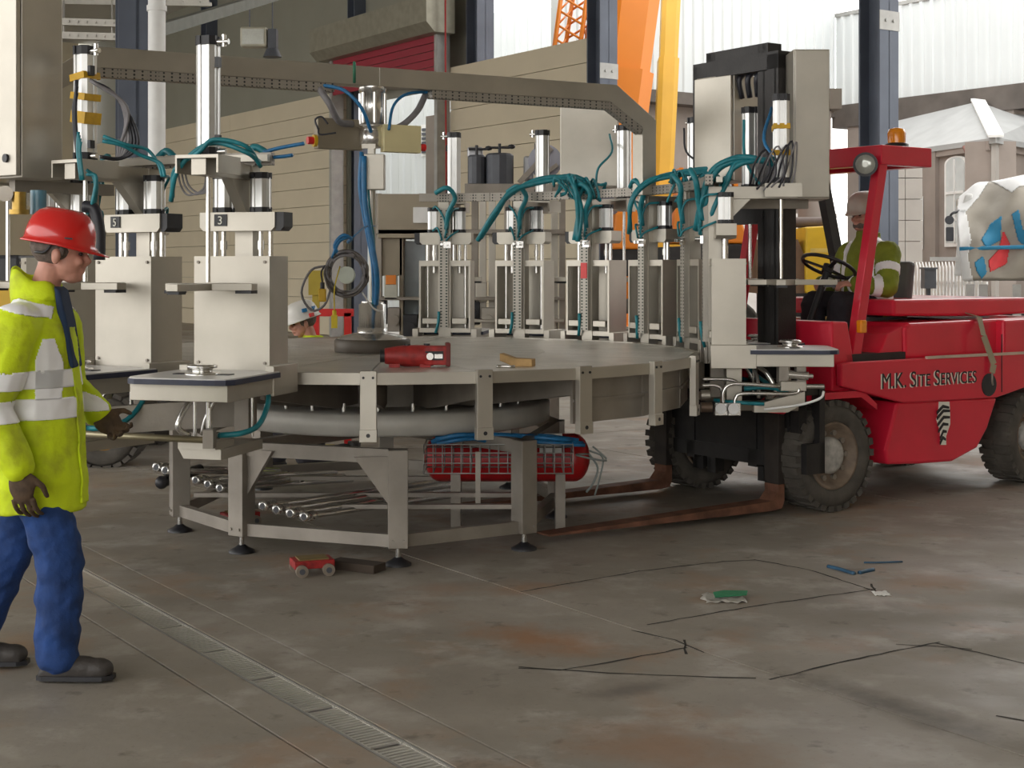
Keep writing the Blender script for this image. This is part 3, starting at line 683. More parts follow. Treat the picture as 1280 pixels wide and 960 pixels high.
# yellow telehandler parked behind the near stations
tl = ground(130, 583); tr_ = empty('yellow_telehandler', (tl.x, tl.y, 0))
def big_wheel(x, y, r):
    M = T(x, y, r) @ Matrix.Rotation(R(90), 4, 'X')
    wk = wheel_mb(r, .34, M).build('wheel', RUBBER, tr_); lug = MB(M)
    for k in range(22):
        a = 2 * math.pi * k / 22; lug.box(r - .01, r + .025, -.035, .035, -.17, .17, RZ(a))
    lug.build('tread_lugs', RUBBER, wk)
    MB(M).lathe([(r * .62, -.18), (r * .62, .12), (r * .5, .16), (r * .25, .13), (.06, .2)], 26).build('rim', mat('ochre_rim', (.55, .27, .03), .6), wk)
big_wheel(0, .1, .30); big_wheel(-2.1, .1, .30); big_wheel(0, 1.6, .30); big_wheel(-2.1, 1.6, .30)
MB().box(-2.4, .25, .2, 1.5, .42, .85).build('chassis', BLACKM, tr_)
MB(XZ).prism([(-2.5, .8), (.15, .8), (.3, 1.1), (.0, 1.5), (-2.5, 1.5)], .25, 1.45).build('body', YEL, tr_, .03)
MB(T(-.42, .1)).box(.25, .36, 0, .1, .75, 1.62).build('side_bar', ORG_P, tr_)
MB().box(-1.9, -.8, .3, 1.0, 1.5, 1.75).build('cab', BLACKP, tr_, .03)
tag(tr_, 'yellow wheeled handler with ochre wheel rims behind the left stations', 'vehicle')
# ================================================================== rotary filling machine
CX, CY = -.80, 9.53
NST = 21; OFF = R(1.5); STEP = 2 * math.pi / NST
mc = empty('rotary_filling_machine', (CX, CY, 0))
tag(mc, 'large round stainless filling machine carrying air cylinder stations around its deck', 'machine')
def ring_pt(r, a, z): return Vector((r * math.sin(a), -r * math.cos(a), z))

# --- base frame: eight legs, levelling feet, bars
LEGS = [(-.76, -1.22), (.17, -1.58), (.87, -1.14), (1.09, -.06), (.78, 1.2), (-.17, 1.58), (-1.05, 1.15), (-1.27, -.56)]
for i, (x, y) in enumerate(LEGS):
    a = math.atan2(x, -y); M = T(x, y) @ RZ(a)
    lg = MB(M).box(-.055, .055, -.055, .055, .10, .64).build('leg', STEEL_DK, mc, .004)
    MB(M).cyl((0, 0, .03), (0, 0, .12), .014).build('foot_screw', STEEL_BR, lg)
    MB(M).lathe([(.075, 0), (.075, .012), (.04, .03), (.02, .045)], 18).build('foot_pad', BLACKP, lg)
    for dx in (-.03, .03): MB(M).cyl((dx, -.056, .14), (dx, -.064, .14), .008, n=8).build('bolt', STEEL_DK, lg)
    for s in (-1, 1):
        if (i, s) in ((0, 1), (1, -1), (5, 1)): MB(M).prism([(s * .055, .60), (s * .055, .34), (s * .24, .60)], -.012, .012, XZ).build('gusset', STEEL_DK, lg)
    x2, y2 = LEGS[(i + 1) % 8]
    MB().bar((x, y, .135), (x2, y2, .135), .05, .07).build('base_bar', STEEL_DK, mc)
    if i != 1: MB().bar((x, y, .60), (x2, y2, .60), .06, .08).build('top_bar', STEEL_DK, mc)
for i in (0, 2): 
    x, y = LEGS[i]; x2, y2 = LEGS[i + 4]; MB().bar((x, y, .60), (x2, y2, .60), .06, .08).build('cross_bar', STEEL_DK, mc)
# --- slewing ring, hub drum, tapered radial webs
MB().lathe([(.8, .64), (1.02, .64), (1.05, .655), (1.05, .765), (1.03, .78), (.8, .78)], 64).build('slewing_ring', RINGP, mc)
MB().lathe([(.62, .78), (.62, 1.03)], 48).build('hub_drum', UNDER, mc)
for k in range(28):
    a = 2 * math.pi * k / 28; b = ring_pt(.93, a, .78); MB().cyl(b, b + Vector((0, 0, .05)), .014, n=8).build('ring_bolt', STEEL_BR, mc)
wb = MB(XZ.inverted() if False else Matrix()).mesh('x')
web = MB(Matrix(((0, 0, 1, 0), (-1, 0, 0, 0), (0, 1, 0, 0), (0, 0, 0, 1)))).prism([(.62, 1.03), (.62, .80), (.95, .80), (1.95, .94), (1.95, 1.03)], -.012, .012).mesh('radial_web')
R_DECK = 2.0
# --- deck plates
dz0, dz1 = 1.035, 1.088
def chord_plate(r0, r1, name, da):
    h = STEP / 2; p = []
    c0, s0 = math.cos(h), math.sin(h)
    g = .004
    return MB().prism([(-r0 * s0 + g, -r0 * c0), (-r1 * s0 + g, -r1 * c0), (r1 * s0 - g, -r1 * c0), (r0 * s0 - g, -r0 * c0)], dz0, dz1).mesh(name)
rE = R_DECK / math.cos(STEP / 2) - .03
plA = chord_plate(1.02, rE, 'deck_plate', 0); plB = chord_plate(.24, 1.015, 'deck_plate', 0)
edge = MB().box(-.27, .27, -R_DECK - .012, -R_DECK + .02, 1.03, 1.092).mesh('deck_edge')
for k in range(NST):
    a = OFF + k * STEP
    o = link('radial_web', web, UNDER, mc); o.rotation_euler.z = a
    o = link('deck_plate', plA, TREAD if k % 3 else TREAD2, mc); o.rotation_euler.z = a + STEP / 2
    o = link('deck_plate', plB, TREAD2 if k % 2 else TREAD, mc); o.rotation_euler.z = a + STEP / 2
    o = link('deck_edge', edge, STEEL, mc); o.rotation_euler.z = a + STEP / 2
    if k in (2, 3, 4): 
        sk = MB().box(-.30, .30, -1.93, -1.91, .78, 1.03).box(-.30, .30, -1.945, -1.93, .90, .915).build('skirt_plate', STEEL_DK, mc); sk.rotation_euler.z = a + STEP / 2
MB().lathe([(.2, 1.03), (.255, 1.03), (.255, 1.089), (.2, 1.089)], 40).build('deck_collar', STEEL, mc)

# --- hanging brackets at empty positions
brk = MB().box(-.043, .043, -2.06, -2.02, .735, 1.105).box(-.046, .046, -2.066, -2.02, .735, .80).mesh('hanger_bracket')
hole = MB().cyl((0, -2.062, .77), (0, -2.068, .77), .011, n=10).mesh('bolt_hole')
bl = MB(); [bl.cyl((dx, -2.058, 1.07), (dx, -2.066, 1.07), .007, n=8) for dx in (-.025, .025)]; blm = bl.mesh('bolt_pair')
for k in list(range(0, 5)) + list(range(11, 17)):
    o = link('hanger_bracket', brk, STEEL, mc, .002); o.rotation_euler.z = OFF + k * STEP
    link('bolt_hole', hole, BLACKP, o); link('bolt_pair', blm, BLACKP, o)

# --- filling stations (one built, the rest copied)
def make_station():
    st = MB().box(-.05, .05, -2.17, -2.085, 1.02, 2.17).prism([(-2.17, 2.09), (-2.17, 1.90), (-2.36, 2.09)], -.03, .03, Matrix(((0, 0, 1, 0), (1, 0, 0, 0), (0, 1, 0, 0), (0, 0, 0, 1)))).build('filling_station', STEEL, mc)
    P = lambda mb, n, m, bev=0: mb.build(n, m, st, bev)
    P(MB().box(-.036, .036, -2.085, -2.05, 1.16, 2.12), 'cable_duct', DUCT)
    P(MB().box(-.21, .21, -2.31, -2.295, 1.12, 1.70), 'front_panel', STEEL)
    pb = MB()
    for x in (-.185, .185):
        for z in (1.16, 1.67): pb.cyl((x, -2.31, z), (x, -2.318, z), .008, n=8)
    P(pb, 'panel_bolts', STEEL_DK)
    for s in (-1, 1): P(MB().box(min(s * .21, s * .195), max(s * .21, s * .195), -2.295, -2.09, 1.12, 1.70), 'side_flange', STEEL)
    P(MB().box(-.195, .195, -2.13, -2.09, 1.655, 1.70), 'back_bar', STEEL); P(MB().box(-.195, .195, -2.13, -2.09, 1.12, 1.155), 'back_bar', STEEL)
    for s in (-1, 1): P(MB().box(s * .12 - .06, s * .12 + .06, -2.20, -2.08, 1.19, 1.235), 'slide_block', STEEL, .003)
    for s in (-1, 1): P(MB().cyl((s * .155, -2.18, 1.15), (s * .155, -2.18, 1.90), .013), 'guide_rod', STEEL_BR)
    ch = [(-.21, 1.925), (-.21, 1.85), (-.19, 1.83), (.19, 1.83), (.21, 1.85), (.21, 1.925)]
    P(MB(XZ).prism(ch, -2.25, -2.12), 'crosshead', STEEL)
    P(MB(XZ).prism([(.21, 1.925), (.21, 1.83), (.235, 1.83), (.255, 1.85), (.255, 1.925)], -2.24, -2.13), 'sensor_block', BLACKP)
    for s in (-1, 1):
        cy = P(MB(T(s * .105, -2.19)).prism(ext_profile(.092), 1.945, 2.105), 'air_cylinder', ALU)
        P(MB(T(s * .105, -2.19)).prism(ext_profile(.098), 1.925, 1.952), 'cylinder_cap', BLACKP)
        P(MB(T(s * .105, -2.19)).prism(ext_profile(.098), 2.098, 2.13), 'cylinder_cap', BLACKP)
        P(MB().cyl((s * .105, -2.19, 1.70), (s * .105, -2.19, 1.83), .012).cyl((s * .105, -2.19, 1.735), (s * .105, -2.19, 1.78), .019, n=6).cyl((s * .105, -2.19, 1.60), (s * .105, -2.19, 1.66), .016), 'piston_rod', STEEL_BR)
    P(MB().box(-.04, .04, -2.66, -2.06, 2.09, 2.172), 'top_arm', STEEL, .003)
    P(MB().box(-.115, .115, -2.68, -2.44, 2.172, 2.188).box(-.115, -.105, -2.68, -2.44, 2.10, 2.172).box(.105, .115, -2.68, -2.44, 2.10, 2.172), 'cylinder_seat', STEEL)
    P(MB(T(0, -2.56)).prism(ext_profile(.10), 2.225, 2.735), 'lift_cylinder', ALU)
    P(MB(T(0, -2.56)).prism(ext_profile(.108), 2.188, 2.23), 'lift_cap', BLACKP)
    P(MB(T(0, -2.56)).prism(ext_profile(.108), 2.73, 2.775), 'lift_cap', BLACKP)
    P(MB().cyl((.05, -2.57, 2.745), (.115, -2.57, 2.745), .014, n=8).cyl((.09, -2.57, 2.72), (.09, -2.57, 2.78), .012, n=8).cyl((.05, -2.57, 2.21), (.10, -2.57, 2.21), .014, n=8), 'air_fitting', STEEL_BR)
    P(MB().box(.05, .072, -2.59, -2.56, 2.62, 2.67), 'position_sensor', BLACKP); P(MB().box(.05, .072, -2.59, -2.56, 2.25, 2.29), 'position_sensor', BLACKP)
    P(MB().cyl((0, -2.56, 1.57), (0, -2.56, 2.19), .0115), 'lift_rod', STEEL_BR)
    arm = [(-.235, -2.50), (-.235, -2.56), (-.06, -2.64), (-.03, -2.92), (.03, -2.92), (.06, -2.64), (.235, -2.56), (.235, -2.50), (.05, -2.46), (.05, -2.34), (-.05, -2.34), (-.05, -2.46)]
    P(MB().prism(arm, 1.53, 1.565), 'clamp_arm', STEEL, .002)
    P(MB().box(-.235, -.15, -2.57, -2.50, 1.515, 1.53).box(.15, .235, -2.57, -2.50, 1.515, 1.53).box(-.03, .03, -2.91, -2.84, 1.515, 1.53), 'clamp_pads', BLACKP)
    def rr(w, r0, r1, c): return [(-w, r0), (-w, r1 + c), (-w + c * .35, r1 + c * .3), (-w + c, r1), (w - c, r1), (w - c * .35, r1 + c * .3), (w, r1 + c), (w, r0)]
    P(MB().prism(rr(.28, -2.33, -2.90, .07), 1.092, 1.117), 'shelf_edge', NAVY)
    P(MB().prism(rr(.274, -2.335, -2.894, .07), 1.117, 1.123), 'shelf_top', WHITEG)
    P(MB().box(-.255, .255, -2.86, -2.30, 1.012, 1.092), 'shelf_box', STEEL, .003)
    for s in (-1, 1): P(MB().box(min(s * .215, s * .262), max(s * .215, s * .262), -2.37, -2.08, 1.0, 1.15), 'corner_plate', STEEL, .003)
    P(MB(T(0, -2.62)).lathe([(.085, 1.123), (.085, 1.130), (.05, 1.133), (.05, 1.150), (.072, 1.155), (.075, 1.165), (.06, 1.172), (.02, 1.172)], 22), 'centring_puck', STEEL_BR)
    P(MB().box(-.14, -.09, -2.66, -2.60, 1.123, 1.127).box(.09, .16, -2.66, -2.60, 1.123, 1.127), 'slot_cover', BLACKP)
    P(MB().box(-.04, .04, -2.20, -2.10, .80, 1.02), 'lower_post', STEEL_DK)
    P(MB().cyl((-.05, -2.6, .80), (-.05, -2.6, 1.012), .010, n=8).cyl((.0, -2.56, .80), (.0, -2.56, 1.012), .012, n=8).cyl((.16, -2.4, .80), (.16, -2.4, 1.012), .008, n=8), 'lower_rods', STEEL_BR)
    P(MB().box(-.10, .10, -2.68, -2.48, .765, .80).prism([(-.11, .765), (-.08, .715), (.12, .715), (.12, .765)], -2.66, -2.20, XZ), 'valve_block', STEEL)
    P(MB().cyl((.04, -2.62, .80), (.04, -2.62, .90), .014, n=8).cyl((.04, -2.62, .90), (.04, -2.62, .96), .009, n=8).cyl((.03, -2.64, .83), (.10, -2.64, .83), .018, n=8), 'needle_valve', STEEL_BR)
    P(MB().tube([(.10, -2.63, .83), (.20, -2.60, .84), (.24, -2.5, .87), (.24, -2.40, .95), (.23, -2.36, 1.02)], .014), 'air_hose', TEAL)
    P(MB().tube([(-.12, -2.40, 1.0), (-.17, -2.45, .96), (-.2, -2.5, .85), (-.16, -2.45, .80)], .016).tube([(-.04, -2.38, 1.0), (-.09, -2.40, .9), (-.12, -2.4, .8)], .013), 'fluid_pipe', STEEL_BR)
    # pneumatic hose loops up the inner side
    P(MB().tube([(-.02, -2.05, 1.95), (-.04, -2.02, 2.08), (-.10, -2.0, 2.20), (-.04, -1.97, 2.28), (.06, -2.0, 2.24)], .020)
      .tube([(.105, -2.14, 2.12), (.06, -2.04, 2.13), (0, -2.03, 2.05), (-.03, -2.035, 1.92)], .008).tube([(-.105, -2.14, 2.12), (-.07, -2.05, 2.1), (-.03, -2.03, 1.98), (-.01, -2.04, 1.88)], .008)
      .tube([(.105, -2.13, 1.94), (.05, -2.04, 1.96), (.01, -2.03, 1.86)], .008).tube([(-.105, -2.13, 1.94), (-.06, -2.04, 1.90), (-.02, -2.03, 1.86)], .008), 'air_hose', TEAL)
    P(MB().tube([(.07, -2.07, 1.12), (.045, -2.05, 1.20), (.04, -2.04, 1.29)], .012, 6, 2), 'drain_hose', TEAL)
    P(MB().box(-.06, .0, -2.03, -2.05, 1.80, 1.85).cyl((-.03, -2.03, 1.83), (-.03, -2.0, 1.83), .012, n=8).cyl((.01, -2.03, 1.83), (.01, -2.0, 1.83), .012, n=8), 'manifold', STEEL_BR)
    return st
S0 = make_station()
ANG = {k: OFF + k * STEP for k in (5, 6, 7, 8, 9, 10, 17, 18, 19, 20)}
ST = {}
for i, k in enumerate(ANG):
    o = S0 if i == 0 else copy_tree(S0, mc)
    o.rotation_euler.z = ANG[k]; ST[k] = o
# number plates and yellow tape on single stations
def number(st, txt, x=-.15):
    MB().box(x - .035, x + .035, -2.256, -2.25, 1.855, 1.915).build('number_plate', BLACKP, st)
    text_obj('number', txt, .06, INKW, st, T(x - .016, -2.258, 1.864) @ Matrix.Rotation(R(90), 4, 'X'))
number(ST[19], '5', -.12); number(ST[20], '3', -.09)
for k, zs in ((19, (2.50, 2.60, 2.38)), (5, (2.54, 2.38))):
    for i, z in enumerate(zs):
        t = MB(T(0, -2.56) @ Matrix.Rotation(R(8 * (-1) ** i), 4, 'Y')).prism([(x * 1.08, y * 1.08) for x, y in ((-.05, -.05), (.05, -.05), (.05, .05), (-.05, .05))], 0, .035 if i < 2 else .06)
        o = t.build('yellow_tape', TAPE, ST[k]); o.location.z = z
MB().box(-.03, .03, -2.048, -2.044, 1.56, 1.68).build('red_sticker', REDB, ST[8])

# --- ring tray linking the station tops
def arc(r0, r1, z0, z1, a0, a1, n=10):
    poly = [(r1 * math.sin(a0 + (a1 - a0) * k / n), -r1 * math.cos(a0 + (a1 - a0) * k / n)) for k in range(n + 1)] + [(r0 * math.sin(a1 - (a1 - a0) * k / n), -r0 * math.cos(a1 - (a1 - a0) * k / n)) for k in range(n + 1)]
    return MB().prism(poly, z0, z1)
def tray_mat():
    m = mat('slotted_tray', (.36, .33, .29), .5, .5, .08, 5); nt, b = nodes_of(m)
    tc = new(nt, 'TexCoord'); br = new(nt, 'TexVoronoi', Scale=45.0, Randomness=0.0); nt.links.new(tc.outputs['Object'], br.inputs['Vector'])
    old = b.inputs['Base Color'].links[0].from_socket
    nt.links.new(mix_rgb(nt, ramp(nt, br.outputs['Distance'], .25, .35, (1, 1, 1), (0, 0, 0)), old, (.05, .05, .05)), b.inputs['Base Color']); return m
TRAY = tray_mat()
for a0, a1 in ((ANG[5] - .1, ANG[10] + .1), (ANG[17] - .2, ANG[20] + .06)):
    n = 6; 
    for i in range(n):
        arc(2.06, 2.11, 2.175, 2.24, a0 + (a1 - a0) * i / n, a0 + (a1 - a0) * (i + 1) / n - .002).build('ring_tray', TRAY, mc)
    arc(2.13, 2.17, 2.19, 2.225, a0, a1, 30).build('ring_pipe', STEEL, mc)
a1 = ANG[20] + .06
for dz, da in ((0, 0), (.03, .03)): MB().tube([ring_pt(2.07, a1 - .03, 2.215 + dz), ring_pt(2.07, a1 + .02, 2.22 + dz * 1.6), ring_pt(2.09, a1 + .05 + da, 2.225 + dz * 2)], .010, 6).build('hose_end', BLUEH, mc)

# --- bridge beam over the deck, bent down at both ends
bd = Vector((.873, .488, 0)); bo = Vector((-.1, -.04, 0))
ha = math.atan2(bd.y, bd.x); BM = T(bo.x, bo.y) @ RZ(ha)
def bridge(x0, x1):
    s = 1 if x1 > 0 else -1
    o = [(0, 2.955), (s * 1.86, 2.955), (s * 2.2, 2.72), (s * 2.2, 2.17), (s * 2.08, 2.17), (s * 2.08, 2.66), (s * 1.80, 2.83), (0, 2.83)]
    return MB(BM @ XZ).prism(o, -.065, .065)
for s in (1, -1): bridge(0, s).build('bridge_beam', STEEL, mc, .004)
MB(BM).box(-1.82, -.32, -.075, .0, 2.775, 2.828).build('beam_tray', TRAY, mc); MB(BM).box(.38, 1.80, -.075, .0, 2.775, 2.828).build('beam_tray', TRAY, mc)
MB(BM @ XZ).prism([(1.8, 2.83), (2.08, 2.66), (2.06, 2.61), (1.79, 2.775)], -.07, 0).build('beam_tray', TRAY, mc)
# --- central column, union and control boxes
hx, hy = -.12, -.04; HM = T(hx, hy)
MB(HM).lathe([(.245, 1.09), (.25, 1.10), (.25, 1.165), (.24, 1.175)], 40).build('turntable_disc', mat('brown_disc', (.09, .075, .06), .5, .3), mc)
MB(HM).lathe([(.235, 1.175), (.20, 1.195), (.10, 1.215)], 40).build('disc_cone', STEEL_BR, mc)
MB(HM).lathe([(.10, 1.20), (.10, 1.25), (.09, 1.25), (.09, 1.40), (.075, 1.405), (.075, 1.42)], 32).build('column_boss', STEEL_BR, mc)
MB(HM).cyl((0, 0, 1.4), (0, 0, 2.5), .022).build('central_shaft', STEEL, mc)
un = MB(HM)
un.lathe([(.05, 2.43), (.085, 2.44), (.085, 2.53), (.075, 2.54), (.075, 2.56), (.10, 2.565), (.10, 2.58), (.075, 2.585), (.075, 2.79), (.09, 2.80), (.09, 2.83)], 28).build('rotary_union', STEEL_BR, mc)
for a in range(6): MB(HM).cyl((.082 * math.cos(a), .082 * math.sin(a), 2.59), (.082 * math.cos(a), .082 * math.sin(a), 2.79), .012, n=8).build('tie_rod', STEEL_BR, mc)
MB(HM).box(-.06, .03, -.10, -.06, 2.42, 2.45).box(-.02, .02, -.10, -.06, 2.18, 2.42).build('bracket', STEEL, mc)
MB(HM).box(-.04, .09, -.15, -.04, 2.15, 2.38).build('junction_box', STEEL, mc, .004)
MB(HM @ RZ(ha)).box(-.36, -.04, .06, .13, 2.42, 2.62).build('control_box', BEIGE, mc, .004)
MB(HM @ RZ(ha)).box(.03, .30, -.12, -.06, 2.40, 2.58).build('control_box', BOXY, mc, .004)
b1 = MB(HM @ RZ(ha)).cyl((-.36, .09, 2.47), (-.38, .09, 2.47), .04).build('button_collar', YEL, mc); MB(HM @ RZ(ha)).cyl((-.38, .09, 2.47), (-.42, .09, 2.47), .025).build('stop_button', REDB, b1)
MB(HM @ RZ(ha)).cyl((.30, -.09, 2.44), (.34, -.09, 2.44), .025).build('stop_button', REDB, mc)
U = lambda u, v, Y: at(u, v, Y) - Vector((CX, CY, 0))
def hose(pts, r, m, name='flexible_hose'): return MB().tube([U(*p) for p in pts], r, 8, 5).build(name, m, mc)
hose([(395, 105, 9.25), (412, 130, 9.2), (424, 152, 9.3), (440, 155, 9.4)], .022, GREYH, 'conduit')
hose([(532, 118, 9.7), (522, 138, 9.6), (505, 155, 9.5), (485, 165, 9.45)], .022, GREYH, 'conduit')
hose([(400, 106, 9.25), (430, 113, 9.2), (452, 135, 9.2), (464, 165, 9.3)], .012, BLUEH)
hose([(540, 115, 9.7), (510, 117, 9.6), (492, 132, 9.5), (486, 162, 9.4)], .010, BLUEH)
hose([(398, 162, 9.2), (394, 150, 9.2), (402, 146, 9.2), (410, 155, 9.2)], .006, BLKH, 'cable_loop')
hose([(398, 160, 9.2), (400, 168, 9.2), (420, 166, 9.2)], .006, BLKH, 'cable_loop')
hose([(452, 190, 9.35), (450, 235, 9.35), (458, 285, 9.35), (466, 330, 9.35), (468, 378, 9.4)], .014, BLUEH)
hose([(455, 195, 9.3), (456, 250, 9.3), (464, 300, 9.3), (471, 345, 9.3), (470, 380, 9.4)], .018, BLUEH)
hose([(459, 200, 9.38), (462, 260, 9.38), (468, 310, 9.38), (466, 380, 9.4)], .008, TEAL)
hose([(443, 78, 9.25), (443, 90, 9.2), (443, 103, 9.25)], .010, mat('green_strap', (.03, .16, .09), .6), 'green_strap')

# --- tall cabinets on the ring
def cabinet(u, Y, th, wd, dp, z0, z1, handle=False):
    p = at(u, HZ, Y) - Vector((CX, CY, EYE)); M = T(p.x, p.y) @ RZ(R(th))
    cb = MB(M).box(-wd / 2, wd / 2, -dp / 2 + .03, dp / 2, z0, z1).build('control_cabinet', STEEL, mc, .004)
    MB(M).box(-wd / 2 + .006, wd / 2 - .006, -dp / 2, -dp / 2 + .026, z0 + .01, z1 - .01).build('cabinet_door', STEEL, cb, .004)
    if handle:
        MB(M).cyl((wd / 2 - .09, -dp / 2 - .012, z0 + .10), (wd / 2 - .09, -dp / 2, z0 + .10), .022, n=14).build('door_lock', BLACKP, cb)
    q = p.normalized() * 2.1
    MB().bar((p.x, p.y, z0 - .03), (q.x, q.y, z0 - .03), .06, .06).build('cabinet_bracket', STEEL_DK, cb)
cabinet(15, 7.55, -38, .50, .27, 2.10, 3.45, True)
cabinet(737, 11.9, -5, .48, .24, 2.30, 3.02)
cabinet(909, 10.45, -50, .36, .32, 2.26, 3.02)
cabinet(1009, 9.75, 0, .24, .34, 2.10, 3.10)

# --- big teal hose bundles and cable loops above the stations
def bundle(pts, r=.022, n=3, m=TEAL):
    b = MB()
    for k in range(n):
        b.tube([U(*p) + Vector((random.uniform(-1, 1), random.uniform(-1, 1), random.uniform(-1, 1))) * .018 for p in pts], r * random.uniform(.6, .9), 7, 5)
    return b.build('hose_bundle', m, mc)
bundle([(600, 300, 11.3), (620, 268, 11.2), (640, 242, 11.2), (672, 226, 11.2), (715, 222, 11.2), (745, 232, 11.2)], .024)
bundle([(720, 300, 11.0), (724, 265, 11.0), (720, 235, 11.0), (712, 222, 11.1), (730, 240, 11.1)], .024)
bundle([(786, 290, 10.5), (790, 250, 10.4), (815, 225, 10.4), (850, 218, 10.4), (890, 214, 10.4), (905, 222, 10.4)], .022)
bundle([(872, 285, 9.5), (880, 250, 9.4), (893, 215, 9.4), (920, 198, 9.4), (955, 203, 9.4), (978, 212, 9.4)], .026, 4)
bundle([(880, 295, 9.5), (890, 262, 9.4), (905, 230, 9.4), (925, 205, 9.4), (968, 200, 9.4)], .02, 3)
for i in range(9):
    u0 = 690 + i * 7; bundle([(u0, 232, 11.1), (u0 + 4, 222 + i % 3 * 4, 11.0), (u0 + 12, 232 + i % 4 * 6, 11.0), (u0 + 6, 245, 11.1)], .012, 2)
for i in range(9):
    u0 = 838 + i * 8; bundle([(u0, 230, 10.3), (u0 + 5, 214 + i % 3 * 3, 10.2), (u0 + 9, 226 + i % 4 * 5, 10.2), (u0 - 3, 250, 10.2)], .011, 2)
for i in range(8):
    u0 = 935 + i * 6; bundle([(u0, 232, 9.4), (u0 + 8, 205 - i, 9.3), (u0 + 22, 190 - i * 2, 9.3), (u0 + 30 - i * 2, 215, 9.3), (u0 + 12, 235, 9.3)], .008, 1, GREYH if i % 2 else BLKH)
hose([(745, 230, 11.2), (748, 210, 11.2), (765, 190, 11.3), (762, 168, 11.6)], .009, TEAL)
hose([(930, 150, 9.9), (932, 200, 9.8), (955, 238, 9.5)], .010, TEAL); hose([(965, 135, 9.9), (955, 175, 9.6), (975, 205, 9.5)], .012, BLUEH)
hose([(855, 160, 10.8), (858, 190, 10.8), (880, 205, 10.6), (905, 215, 10.4)], .008, BLKH)
# left-hand coils and arcs
for i in range(7):
    r = .16 - .012 * i
    hose([(112, 100, 7.1), (140 + 3 * i, 115 + 3 * i, 7.15), (165 - 2 * i, 150 + 4 * i, 7.2), (172 - 4 * i, 182 - i, 7.2), (152 - i, 198, 7.2), (125, 196, 7.1)], .009, BLKH if i < 3 else GREYH, 'coiled_cable')
for i in range(3): hose([(96, 100 + 8 * i, 7.2), (94 - i, 140, 7.2), (96, 175 + 6 * i, 7.2), (100, 200, 7.15)], .010, BLKH, 'coiled_cable')
for i in range(4): hose([(98 + i, 165 + i * 4, 7.15), (97 + i, 190, 7.15), (101 + i, 225, 7.15)], .008, TEAL)
bundle([(125, 172, 7.0), (155, 180, 7.0), (180, 190, 7.1), (198, 206, 7.1), (205, 222, 7.1)], .014, 2)
bundle([(212, 250, 7.1), (222, 215, 7.05), (245, 188, 7.0), (272, 178, 7.0), (305, 186, 7.0), (325, 205, 7.1)], .018, 2)
hose([(104, 258, 7.2), (118, 262, 7.2), (124, 290, 7.2), (124, 325, 7.2)], .030, BLKH, 'trunk_hose')
bundle([(108, 215, 7.2), (118, 225, 7.2), (120, 250, 7.2), (106, 262, 7.2)], .014, 3)
for i in range(3): hose([(222 + 4 * i, 210, 7.1), (226 + 5 * i, 232, 7.1), (236 + 7 * i, 244 - i, 7.1), (254 + 3 * i, 236, 7.1), (258 + 2 * i, 215, 7.1)], .005, GREYH, 'thin_cable')
MB().cyl(U(24, 240, 7.2), U(24, 262, 7.2), .035).cyl(U(24, 262, 7.2), U(24, 268, 7.2), .05).build('brass_regulator', BRASS, mc)
MB().cyl(U(6, 242, 7.2), U(6, 242, 7.15), .04).build('pressure_gauge', STEEL_BR, mc)
MB().cyl(U(48, 238, 7.3), U(48, 268, 7.3), .04).build('filter_bowl', mat('filter_blue', (.10, .22, .30), .3), mc)

# --- pipework and valves under the right-hand shelves
hose([(876, 474, 9.2), (905, 474, 9.2), (918, 476, 9.2), (930, 480, 9.2), (1000, 482, 9.2)], .011, STEEL_BR, 'process_pipe')
hose([(876, 482, 9.15), (895, 482, 9.15), (902, 488, 9.15), (902, 505, 9.15)], .012, STEEL_BR, 'process_pipe')
hose([(904, 505, 9.1), (904, 490, 9.1), (912, 481, 9.1), (930, 480, 9.1), (975, 483, 9.1)], .012, STEEL_BR, 'process_pipe')
hose([(918, 505, 9.1), (920, 497, 9.1), (930, 492, 9.1), (990, 492, 9.1), (1000, 486, 9.1)], .012, STEEL_BR, 'process_pipe')
hose([(955, 512, 9.0), (1000, 506, 8.95), (1025, 498, 8.9), (1030, 489, 8.9)], .008, WHITEP, 'white_hose')
hose([(893, 500, 9.2), (920, 503, 9.1), (955, 505, 9.1)], .012, TEAL); hose([(930, 486, 9.2), (960, 484, 9.2), (985, 490, 9.2)], .016, TEAL)
for u in (901, 917):
    vb = MB().cbox(U(u, 511, 9.1), (.08, .08, .08)).build('valve_body', STEEL_BR, mc, .004); MB().cyl(U(u, 511, 9.05), U(u, 511, 8.99), .034).build('valve_cap', WHITEG, vb)
MB().cyl(U(876, 509, 9.15), U(890, 509, 9.15), .033).build('pipe_union', mat('worn_brown', (.16, .11, .08), .5, .5), mc)
MB().cyl(U(876, 494, 9.2), U(887, 494, 9.2), .035).build('pipe_stub', STEEL, mc)
MB().prism([(a.x, a.z) for a in [U(940, 514, 9.2), U(940, 505, 9.2), U(1003, 488, 9.2), U(1003, 502, 9.2), U(982, 514, 9.2)]], U(0, 0, 9.12).y, U(0, 0, 9.2).y, XZ).build('valve_bracket', STEEL, mc)
MB().cbox(U(990, 482, 9.15), (.16, .12, .06)).build('slide_block', STEEL, mc, .003)
MB().cyl(U(1005, 483, 9.15), U(1030, 483, 9.15), .016).build('slide_rod', STEEL_BR, mc)
for u in (978, 1000): MB().cbox(U(u, 468, 9.2), (.06, .10, .11)).build('pivot_block', STEEL_DK, mc, .003)
MB().cyl(U(985, 468, 9.15), U(1010, 470, 9.15), .028).cyl(U(1010, 470, 9.15), U(1016, 470, 9.15), .014).build('pivot_pin', STEEL_BR, mc)
MB().cbox(U(916, 478, 9.3), (.10, .12, .24)).build('lower_column', STEEL, mc, .003)
